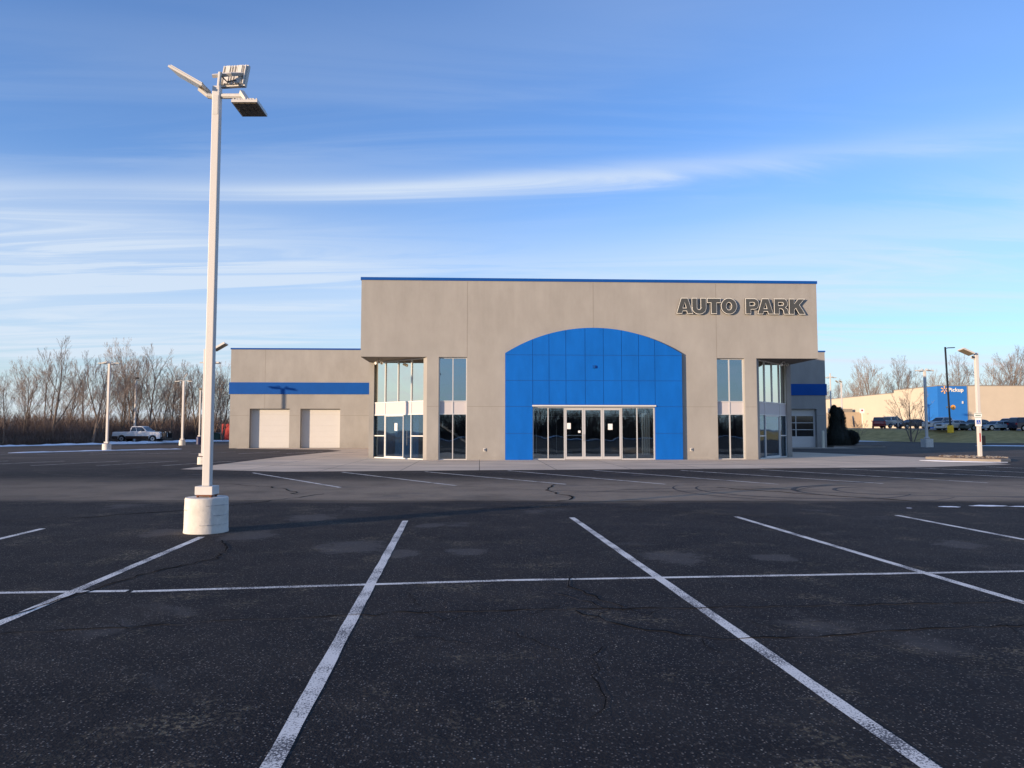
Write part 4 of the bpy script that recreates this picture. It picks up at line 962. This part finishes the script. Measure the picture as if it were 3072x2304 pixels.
for y_ in (-.75,-.25,.25,.75): mb.box(3.20,3.32,y_-.04,y_+.04,.45,1.25,'black')
mb.box(3.18,3.30,-.85,.85,1.20,1.28,'black'); mb.box(3.18,3.30,-.85,.85,.55,.63,'black'); mb.box(3.3,3.75,-.8,-.72,.35,1.15,'black'); mb.box(3.3,3.75,.72,.8,.35,1.15,'black'); mb.box(3.72,3.80,-.9,.9,.30,.50,'black'); mb.box(3.5,3.6,-.6,-.5,1.1,1.32,'steel'); mb.box(3.5,3.6,.5,.6,1.1,1.32,'steel')
mb.build('grille_guard', pk)
grp = 'vehicles parked in front of the store'
ncar = [('suv_car','dark red suv seen from behind, leftmost in the store row','suv',(57.0,115.5,1.90),65,4.6,1.85,1.72,'car_maroon','suv'),
 ('pickup_truck','silver pickup between the dark red suv and the dark blue sedan','pickup truck',(60.0,117.0,1.92),18,5.4,1.9,1.85,'car_silver','pickup'),
 ('sedan_car','dark blue sedan behind the bare tree, below the cream wall','sedan',(60.9,113.2,1.86),190,4.7,1.82,1.42,'car_navy','sedan'),
 ('pickup_truck','silver grey pickup with dark bumper beside the yellow pole base','pickup truck',(61.0,105.5,1.66),200,5.4,1.9,1.80,'car_greysilver','pickup'),
 ('sedan_car','silver sedan directly behind the yellow pole base','sedan',(61.1,103.0,1.60),196,4.8,1.82,1.42,'car_silver','sedan'),
 ('sedan_car','dark grey-green sedan with chrome nose left of the disabled-parking sign','sedan',(63.9,102.4,1.58),200,4.9,1.86,1.50,'car_green','sedan'),
 ('coupe_car','old light blue coupe right of the disabled-parking sign','car',(65.9,101.0,1.56),188,4.9,1.82,1.32,'car_ltblue','wagon'),
 ('suv_car','black suv half hidden behind the light blue coupe','suv',(71.0,106,1.6),195,4.7,1.85,1.70,'car_dark','suv'),
 ('suv_car','dark navy suv at the right edge of the picture','suv',(69.2,99.6,1.53),5,4.7,1.9,1.80,'car_navy','suv')]
for n_, lb, ct, lc, a, l_, w_, h_, k, kd in ncar: vehicle(n_, lb, ct, lc, R(a), l_, w_, h_, k, kd, grp)

# ------------------------------------------------------------------ store
ST = thing('store_building', (70.6, 123, 1.9), 'long cream and tan big-box store with a blue pickup corner', 'building')
mb = MB()
mb.box(0, .4, 14.0, 80, 0, 6.55, 'store_cream'); mb.box(0, .4, 3.2, 14.0, 0, 7.02, 'store_cream')
mb.box(5.02, 60, 0, .4, 0, 7.02, 'store_tan'); mb.box(59.6, 60, .4, 80, 0, 6.55, 'store_tan'); mb.box(0, 60, 80, 80.4, 0, 6.55, 'store_cream')
mb.build('wall', ST)
mb = MB(); mb.box(-.05, .45, -.05, 14.05, 7.02, 7.16, 'kerb'); mb.box(.45, 60.05, -.05, .45, 7.02, 7.16, 'kerb'); mb.box(-.05, .45, 14.05, 80.4, 6.55, 6.67, 'kerb'); mb.build('parapet_cap', ST)
mb = MB(); mb.box(.4, 59.6, .4, 80, 6.2, 6.3, 'kerb'); mb.build('roof', ST)
mb = MB(); mb.box(0, .4, .4, 3.2, 0, 7.02, 'store_blue'); mb.box(0, 4.9, 0, .4, 0, 7.02, 'store_blue'); mb.build('blue_corner', ST)
mb = MB(); mb.box(4.9, 5.02, -.03, .4, 0, 7.02, 'kerb'); mb.build('trim', ST)
for x0 in (.6, 2.9, 4.35):
    mb = MB(); mb.box(x0, x0+.42, -.6, -.2, 0, 1.35, 'store_blue'); mb.box(x0+.04, x0+.38, -.62, -.601, .9, 1.3, 'white_metal'); mb.build('pickup_post', ST)
mb = MB(); mb.box(-.06, -.001, 30.0, 31.2, .05, 2.2, 'door_white'); mb.box(-.05, -.001, 31.4, 32.6, .05, 2.2, 'door_white'); sdr = mb.build('door', ST)
mb = MB(); mb.box(-.08, -.061, 30.2, 30.9, 1.0, 1.9, 'carglass'); mb.build('pane', sdr); mb = MB(); mb.box(-.4, -.001, 29.4, 33.2, 2.4, 2.6, 'store_tan'); mb.build('door_canopy', sdr)
for y_, z_ in ((27,3.6),(36,4.6),(24,2.9)): mb = MB(); mb.box(-.12, -.001, y_, y_+.5, z_, z_+.12, 'steel'); mb.build('wall_light', ST)
mb = MB(); mb.box(4.0, 4.18, -.15, -.001, 4.1, 4.5, 'white_metal'); mb.build('wall_light', ST)
mb = MB()
mb.box(-5.3, -.1, 27.0, 27.3, 0, 3.35, 'store_enc'); mb.box(-5.3, -5.0, 27.3, 40, 0, 3.35, 'store_enc'); mb.build('enclosure_wall', ST)
mb = MB(); mb.box(-5.1,-3.4,29,31,3.0,4.25,'steel'); mb.box(-3.2,-.9,29,31,3.0,4.1,'kerb'); mb.build('rooftop_unit', ST)
PS = thing('store_sign', (71.15, 122.97, 7.66), 'white lettering Pickup beside an orange spark emblem on the blue store corner', 'sign')
text_mesh('Pickup', 'lettering', .90, .03, 'letter_white', PS, Matrix.Translation((1.22, -.05, .34)) @ UP, offset=.016, spacing=1.06)
for i in range(6):
    a = R(90+60*i); ca, sa = math.cos(a), math.sin(a)
    P = [(.17,-.045),(.56,-.10),(.62,-.07),(.64,0),(.62,.07),(.56,.10),(.17,.045),(.14,0)]
    mb = MB(); mb.prism([(.60+x*ca-y_*sa, .63+x*sa+y_*ca) for x, y_ in P], fn, -.08, -.01, 'spark'); mb.build('ray', PS)
t = thing('traffic_sign', (57.5, 122, 1.95), 'small white sign with a red symbol on a thin post before the cream wall', 'sign')
mb = MB(); mb.tube([(0,0,0),(0,0,2.5)], .04, 6, 'steel'); mb.build('post', t); mb = MB(); mb.box(-.38,.38,-.07,-.045,2.45,3.2,'paper'); mb.build('plate', t); mb = MB(); mb.tube([(0,-.08,2.9),(0,-.071,2.9)], .15, 16, 'red'); mb.build('symbol', t)
for x, y_, lb in ((51.3,117.5,'leaning grey sign post on the bank left of the sapling'),(53.9,117,'grey marker post by the small sapling'),(57.9,111.3,'leaning grey sign post in front of the silver pickup')):
    mb = MB(); mb.box(-.13,.13,-.02,.02,.3,2.0,'steel'); mb.tube([(0,.03,-.1),(0,.03,1.9)], .03, 5, 'steel'); o = mb.build('marker_post', loc=(x, y_, 1.85)); o.rotation_euler = (0, R(-7), .2); tag(o, lb, 'post')

# ------------------------------------------------------------------ bare trees
def make_tree(seed, H_, spread=.42, stems=1, lean=0, tw=.013, dens=1.0, low=.16, upright=.55):
    r = random.Random(seed); tk, cr = MB(), MB()
    def grow(p, d, ln, rad, lvl):
        n = 4 if lvl < 2 else 3; pts = [p]; rs = [rad]; dd = d.copy(); q = p.copy()
        for i in range(n):
            dd = (dd + Vector((r.gauss(0, .10), r.gauss(0, .10), r.gauss(.05, .05)))*(1 if lvl else .5)).normalized()
            q = q + dd*(ln/n); pts.append(q.copy()); rs.append(max(rad*(1-(i+1)/n*.62), tw*.55))
        (tk if lvl < 2 else cr).tube(pts, rs, 6 if lvl == 0 else (4 if lvl < 3 else 3), 'bark' if lvl < 2 else 'twig', cap=False)
        if lvl >= 5 or ln < .45: return
        nk = {0: int(r.uniform(7, 9)*dens), 1: int(5*dens), 2: int(4*dens), 3: 3, 4: 2}[lvl]
        for i in range(nk):
            f = low + (1-low)*((i+.6)/nk) if lvl == 0 else .22+.78*(i+r.random())/nk
            if lvl == 0: f = max(f, low+.08)
            x = f*n; j = min(int(x), n-1); bp = pts[j].lerp(pts[j+1], x-j); bd = (pts[j+1]-pts[j]).normalized()
            az_ = r.uniform(0, 6.283) if lvl else i*2.4+r.uniform(-.5, .5)
            side = Vector((math.cos(az_), math.sin(az_), 0)); side = (side - bd*side.dot(bd)).normalized()
            an = r.uniform(.35, .75)*(1.0 if lvl else 1.05)
            nd = (bd*math.cos(an) + side*math.sin(an)*(.6+spread) + Vector((0, 0, upright*.35))).normalized()
            rl = (ln*(.62 if lvl == 0 else .56)*(1-.42*f))*r.uniform(.75, 1.2)
            grow(bp, nd, rl, max(rs[min(j+1, n)]*r.uniform(.42, .62), tw*.55), lvl+1)
        # continuing leader splits
        for s_ in (-1, 1):
            a = r.uniform(0, 6.28); nd = (dd + Vector((math.cos(a), math.sin(a), 0))*.3*s_ + Vector((0,0,.1))).normalized()
            grow(q, nd, ln*.38, rs[-1]*.9, lvl+1 if lvl > 0 else 2)
    for k in range(stems):
        a = r.uniform(0, 6.28); tl = (.10 if stems == 1 else .26)
        d0 = Vector((math.cos(a)*tl+lean, math.sin(a)*tl, 1)).normalized()
        grow(Vector((math.cos(a)*.15*(stems > 1), math.sin(a)*.15*(stems > 1), -.1)), d0, H_*.66*r.uniform(.85, 1), H_*.0125*(1 if stems == 1 else .75), 0)
    return tk, cr
protos = []
specs = [(1,12,.45,1,.05),(2,13,.40,2,0),(3,11,.5,1,.12),(4,12.5,.35,3,.05),(5,9,.55,2,-.05),(6,12,.40,1,.22),(7,10,.45,2,.15)]
def tree_from(meshes, loc, sc_, rz, label, group=None, name='bare_tree'):
    t = thing(name, loc, label, 'tree', group, rz=rz); t.scale = (sc_, sc_, sc_)
    for nm, me in meshes:
        o = bpy.data.objects.new(nm, me); C.objects.link(o); o.parent = t
    return t
def proto(seed, H_, sp, st_, ln, **k):
    a, b_ = make_tree(seed, H_, sp, st_, ln, **k); out = []
    for nm, mb in (('trunk', a), ('crown', b_)):
        o = mb.build(nm); out.append((nm, o.data)); bpy.data.objects.remove(o)
    return out
for s_ in specs: protos.append((s_[1], proto(*s_)))
treegrp = 'bare trees along the left edge of the lot'
front = [(-.5,-58,76,12.5,0),(12,-60,82,9.5,4),(46,-50.5,80,9.3,0),(97,-51,84,13.2,1),(108,-55,84,12,6),(150,-50,88,10,5),(180,-53,92,12.6,2),(205,-50.5,93,13,3)]
tl = [ # u display px, Y, height, proto, label
 (8,76,8.5,4,'low spreading bare tree at the far left edge of the picture'),(52,82,10.2,1,'slim bare tree left of the tallest forked tree'),(112,84,13.3,0,'tallest forked bare tree standing left of the four-panel lamp post'),
 (140,96,11,2,'bare tree leaning right beside the tallest forked tree'),(203,84,11.8,2,'dark trunked bare tree just left of the four-panel lamp post'),(222,92,12.8,6,'leaning bare tree directly behind the four-panel lamp post'),
 (262,98,14.5,1,'bare tree between the four-panel lamp post and the pickup bed'),(290,104,14.8,3,'many-stemmed bare tree behind the pickup bed'),(318,100,14.2,5,'bare tree leaning right above the pickup cab'),
 (345,106,14,6,'leaning bare tree above the pickup hood'),(368,108,13,5,'bare tree leaning right before the three-panel lamp post'),(398,112,13,3,'clump of thin bare stems behind the three-panel lamp post'),
 (428,108,12.2,1,'thin bare tree between the navy-based post and the nearest lamp post'),(462,112,12,3,'thin bare stems right of the nearest lamp post'),(482,110,12.4,1,'bare tree just left of the tan service wing')]
for u, Y, h_, p, lb in tl:
    x = (u-1106)/1603*Y; ph, me = protos[p]; tree_from(me, (x, Y, .2), h_/ph*.92, rnd.uniform(-.4, .4), lb, treegrp)
for i in range(13):
    u = -30 + i*42 + rnd.uniform(-8, 8); Y = rnd.uniform(102, 130) if u > 150 else rnd.uniform(88, 118); x = (u-1106)/1603*Y; ph, me = protos[rnd.randrange(7)]
    tree_from(me, (x, Y, .2), rnd.uniform(8.5, 13)/ph, rnd.uniform(0, 6.28), 'slender bare tree in the second row of the left tree line', 'second-row bare trees on the left')
sg = 'bare trees behind the store'
rt = [(1800,185,11.5,4,'low bare tree above the far left end of the store roof'),(1835,180,12,6,'small bare tree above the enclosure end of the store'),(1893,165,19.5,3,'wide bare tree with many stems above the cream wall'),(1925,168,19,1,'tall bare tree above the step in the store roof'),(1950,170,16,0,'narrow bare tree left of the square-based lamp post, above the roof'),
      (2015,172,17.5,2,'thin bare tree above the left side of the blue corner'),(2050,166,19.5,1,'bare tree behind the top of the black lamp post'),(2082,170,16,4,'spreading bare tree between the black post and the square white post'),(2128,165,19,4,'bare tree right of the square white lamp post'),(2165,160,22,3,'largest bare tree behind the store, near the right edge'),(2190,166,20,0,'bare tree at the right edge behind the store'),(2210,175,16,6,'faint bare tree cut by the right edge of the picture')]
for u, Y, h_, p, lb in rt:
    x = (u-1106)/1603*Y; ph, me = protos[p]; tree_from(me, (x, Y, 2), h_/ph*.86, rnd.uniform(0, 6.28), lb, sg)
for i in range(14):
    u = 1790+i*31+rnd.uniform(-8, 8); Y = rnd.uniform(190, 230); x = (u-1106)/1603*Y; ph, me = protos[rnd.randrange(7)]
    tree_from(me, (x, Y, 2), rnd.uniform(13, 16)/ph, rnd.uniform(0, 6.28), 'distant bare tree low over the store roof', 'distant trees over the store roof')
# ornamental trees on the bank
orn = proto(21, 5.2, 1.0, 4, 0, tw=.012, low=.10, upright=.35, dens=.8)
tree_from(orn, (53.0, 98.5, .25), 1.55, .3, 'wide low bare tree on the grass bank beside the square-based lamp post', name='ornamental_tree')
orn2 = proto(22, 2.6, 1.1, 3, 0, tw=.02, low=.10, upright=.3, dens=.7)
tree_from(orn2, (51.7, 110.5, .9), 1.1, .3, 'small bare sapling in the snow heap on the bank', name='sapling')

# ------------------------------------------------------------------ brush (nobody could count it)
def brush(name, label, spots, hmin, hmax, k, stems=13, wd=.022, seed=5):
    r = random.Random(seed); mb = MB(); V = []; F = []
    for (x, y, z, sc_) in spots:
        for _ in range(stems):
            a = r.uniform(0, 6.283); h_ = r.uniform(hmin, hmax)*sc_; ln = r.uniform(.1, .55); w_ = wd*r.uniform(.6, 1.4)
            p = Vector((x+r.gauss(0, .35), y+r.gauss(0, .35), z)); d = Vector((math.cos(a)*ln, math.sin(a)*ln, 1)).normalized(); s_ = Vector((math.cos(a+1.57+r.uniform(-.6,.6)), math.sin(a+1.57), 0))
            for i in range(3):
                q = p + d*(h_/3); w2 = w_*(1-.28*i); w3 = w_*(1-.28*(i+1)); o = len(V)
                V += [p-s_*w2, p+s_*w2, q+s_*w3, q-s_*w3]; F.append((o, o+1, o+2, o+3))
                for _k in range(2):
                    f = r.random(); b0 = p.lerp(q, f); a2 = r.uniform(0, 6.283); e = b0 + Vector((math.cos(a2)*r.uniform(.2,.7), math.sin(a2)*r.uniform(.2,.7), r.uniform(.05, .6))); t_ = Vector((0, 0, 1)).cross(e-b0).normalized()*w_*.45; o = len(V)
                    V += [b0-t_, b0+t_, e]; F.append((o, o+1, o+2))
                p = q; d = (d + Vector((r.gauss(0,.22), r.gauss(0,.22), r.gauss(-.04,.12)))).normalized()
    mb.add(V, F, k); o = mb.build(name); return tag(o, label, 'brush', kind='stuff')
def edge_x(y):   # line of the tree belt
    P = [(40,-78),(60,-63),(72,-54),(88,-49.5),(98,-51),(112,-50),(125,-49),(150,-46)]
    for (a, xa), (b_, xb) in zip(P[:-1], P[1:]):
        if a <= y <= b_: return xa+(xb-xa)*(y-a)/(b_-a)
    return -50
r = random.Random(11); sp_ = []
for i in range(900):
    y = r.uniform(60, 125); x = edge_x(y) - abs(r.gauss(0, 4.5)) - .8; sp_.append((x, y, .1, r.uniform(.6, 1.1)*(.85+.45*math.sin(y*.9)*math.sin(y*.37+1))))
for i in range(500):
    x = r.uniform(-50, -24); y = 116 + r.uniform(0, 9) + (x+50)*.1; sp_.append((x, y, .1, r.uniform(.8, 1.2)))
brush('brush_thicket', 'dense brown leafless brush along the left edge of the lot', sp_, 1.3, 3.9, 'brush', 13)
sp_ = []
for i in range(700):
    y = r.uniform(62, 135); x = edge_x(y) - r.uniform(4, 16); sp_.append((x, y, .1, r.uniform(.8, 1.3)))
for i in range(420):
    x = r.uniform(-62, -22); y = 124 + r.uniform(0, 12); sp_.append((x, y, .1, r.uniform(.9, 1.4)))
brush('brush_thicket', 'darker deep brush behind the first bare trees on the left', sp_, 1.6, 3.5, 'brush_d', 12, .04, 6)
sp_ = []
for i in range(900):
    y = r.uniform(55, 120); x = edge_x(y) - r.uniform(-.6, 2.4); sp_.append((x, y, .05, r.uniform(.5, 1.1)))
brush('dead_grass', 'dry tan grass and weeds at the foot of the brush', sp_, .3, 1.1, 'brush', 12, .016, 8)
# woods beyond, closing the view on the left and behind the camera
def wood(name, label, n, xr, yr, hr, seed, wd=.05, k='brush_d'):
    r = random.Random(seed); brush(name, label, [(r.uniform(*xr), r.uniform(*yr), .1, 1) for _ in range(n)], hr[0], hr[1], k, 9, wd, seed)
wood('distant_woods', 'hazy brown wood closing the view behind the left tree line', 900, (-130, -18), (138, 165), (3, 5.5), 31, .06, 'brush')
wood('distant_woods', 'winter wood behind the store', 700, (60, 260), (215, 240), (5, 9), 32, .07, 'brush')
wood('distant_woods', 'winter wood along the far side of the lot behind the viewer', 1500, (-45, 150), (-78, -66), (3.5, 7.5), 33, .07, 'brush_d')
snow('snow', interp([(-50,-62),(-10,-61),(40,-62.5),(120,-62)], 60), 1.2, .12, 'snow bank along the lot edge behind the viewer')
# ------------------------------------------------------------------ evergreens
def evergreen(name, label, loc, H_, R_, kind, seed):
    r = random.Random(seed); t = thing(name, loc, label, 'shrub'); mb = MB()
    mb.tube([(0,0,-.1),(0,0,H_*.5)], [.08,.04], 6, 'bark'); mb.build('trunk', t)
    mb = MB(); V = []; F = []
    def rad(f): return R_*(1-f)**.55*(.85+.15*math.sin(f*9)) if kind == 'cone' else R_*math.sqrt(max(0, 1-(2*f-1)**2))
    core = [(rad(i/12)*.86+.02, i/12*H_) for i in range(13)]
    mb.lathe((0,0,.05), core, 16, 'evergreen', .07, r)
    for i in range(5200):
        f = r.random()**(1.15 if kind == 'cone' else 1); a = r.uniform(0, 6.283); q = rad(f)*r.uniform(.82, 1.08) + .02
        p = Vector((q*math.cos(a), q*math.sin(a), f*H_+.05)); s_ = r.uniform(.04, .10); d = Vector((math.cos(a)*.5+r.gauss(0,.4), math.sin(a)*.5+r.gauss(0,.4), .9 if kind == 'cone' else r.gauss(.2,.6))).normalized(); w_ = d.orthogonal().normalized()*s_*.4; o = len(V)
        V += [p-w_, p+w_, p+d*s_*1.6]; F.append((o, o+1, o+2))
    mb.add(V, F, 'evergreen'); mb.build('crown', t); return t
evergreen('evergreen_shrub', 'tall dark conical evergreen against the wing corner', (30.15, 69.5, .1), 3.75, 1.05, 'cone', 1)
evergreen('evergreen_shrub', 'slightly shorter dark evergreen leaning beside the round bush', (30.9, 70.2, .1), 3.55, 1.2, 'cone', 2)
evergreen('round_bush', 'dark clipped round bush at the end of the mulch bed', (31.95, 70.4, .1), 1.42, .78, 'ball', 3)
